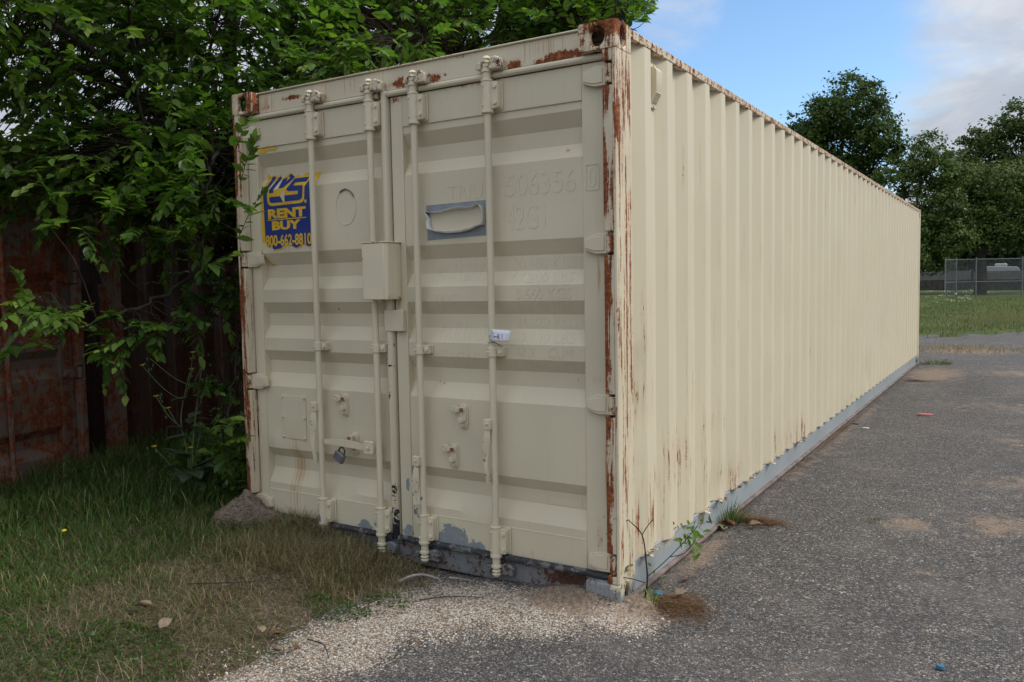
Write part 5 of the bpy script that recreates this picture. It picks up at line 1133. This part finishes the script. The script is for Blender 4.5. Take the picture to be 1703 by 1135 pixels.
for h in heads[:10]:
    fm = MB()
    for k in range(12):
        a = k*.5236; weed_leaf(fm, h, (math.cos(a), math.sin(a)-.3, .45), .024)
    fm.build('flower', M['flower'], tw)
one = tag(MB().lathe(0, 0, [(.003, 0), (.013, .004), (.007, .010)], 10).build('dandelion', M['flower'], None), 'lone yellow dandelion head in the tall grass at left', 'flower'); one.location = (-2.75, -.93, .22)
sp = thing('sapling', 'thin bare twigged sapling with sparse yellow leaves at the corner post', 'sapling', (.055, .13, .0))
sm_ = MB(); lf_ = MB(); lf2 = MB(); st1 = catmull([(0, 0, 0), (.01, .02, .10), (.0, .03, .20), (-.01, .01, .32), (-.05, -.05, .40)], 5); sm_.tube(st1, [.005*(1-.6*i/(len(st1)-1)) for i in range(len(st1))], 6)
for q in ([(-.01, .01, .32), (.01, .03, .36), (.03, .05, .39)], [(-.05, -.05, .40), (-.08, -.10, .385), (-.10, -.14, .36)], [(.005, .02, .12), (.06, .14, .18), (.11, .26, .25), (.14, .33, .30)], [(.07, .15, .19), (.10, .26, .18), (.12, .36, .22)], [(.0, .01, .10), (-.03, -.05, .13), (-.06, -.10, .15)]): sm_.tube(catmull(q, 4), .0022, 5)
r = np.random.default_rng(95)
for c, k, mb_, s in (((.12, .28, .26), 16, lf_, 0.049), ((.15, .36, .30), 10, lf2, 0.046), ((.11, .34, .21), 14, lf_, 0.049), ((-.07, -.10, .14), 14, lf2, 0.038), ((-.06, -.07, .18), 8, lf2, .028), ((.02, .05, .12), 6, lf2, .028), ((.10, .18, .33), 7, lf2, .028), ((-.10, -.13, .37), 4, lf2, .02)):
    for _ in range(k): p = np.array(c)+r.normal(0, .026, 3); weed_leaf(mb_, p, r.normal(0, 1, 3), s*r.uniform(.6, 1.1), r.normal(0, .5, 3)+np.array([0, 0, 1]))
sm_.build('stem', M['twig'], sp); lf_.build('leaves', M['weed_leaf'], sp); lf2.build('leaves', M['yellow_green'], sp)
# low leafy growth in the gap and clover towards the camera
def ground_leaves(name, label, cx, cy, rx, ry, n, hmax, s, seed, cat='plant', kind=None, col=None):
    r = np.random.default_rng(seed); a = r.uniform(0, 6.28, n); q = np.sqrt(r.random(n)); x = cx+rx*q*np.cos(a); y = cy+ry*q*np.sin(a); k = out_box(x, y); x, y, q = x[k], y[k], q[k]; n = len(x)
    z = ground_h(x, y)+.01+hmax*(1-q*q)*r.random(n)*(.5+vnoise(x, y, 6, seed)); C = (LGREEN[r.integers(0, 5, n)] if col is None else np.array(col)*r.uniform(.6, 1.4, (n, 1)))
    V, F, C = leaf_arrays(np.stack([x, y, z], 1), unit(r.normal(size=(n, 3))*np.array([1, 1, .35])), unit(r.normal(0, .45, (n, 3))+np.array([0, 0, 1.])), s*r.uniform(.5, 1.2, n), C)
    o = np_mesh(name, V, F, M['leaf'], cols=C); return struct(o, kind, label, cat) if kind else tag(o, label, cat)
ground_leaves('ground_ivy', 'low dark leafy growth at the foot of the dark gap', -3.5, 1.0, .8, .6, 1500, .45, .06, 101, kind='stuff')
ground_leaves('ground_ivy', 'leafy green bush low between the weed and the beige container', -2.86, .55, .34, .45, 900, .75, .07, 102, kind='stuff')
for i, (cx, cy, rx, ry, n) in enumerate(((-1.75, -1.75, .45, .25, 2600), (-1.45, -1.42, .3, .16, 1200), (-2.3, -1.55, .4, .25, 1200), (-1.12, -.62, .22, .10, 500), (-.98, -.42, .14, .07, 260))):
    ground_leaves('clover', ('dense clover patch in the bottom left of the picture', 'clover patch beside the dead leaves', 'clover patch at the left edge of the grass', 'creeping green weeds at the grass edge', 'little creeping weed at the gravel edge')[i], cx, cy, rx, ry, n, .05, .017, 110+i, kind='stuff', col=(.060, .115, .022))
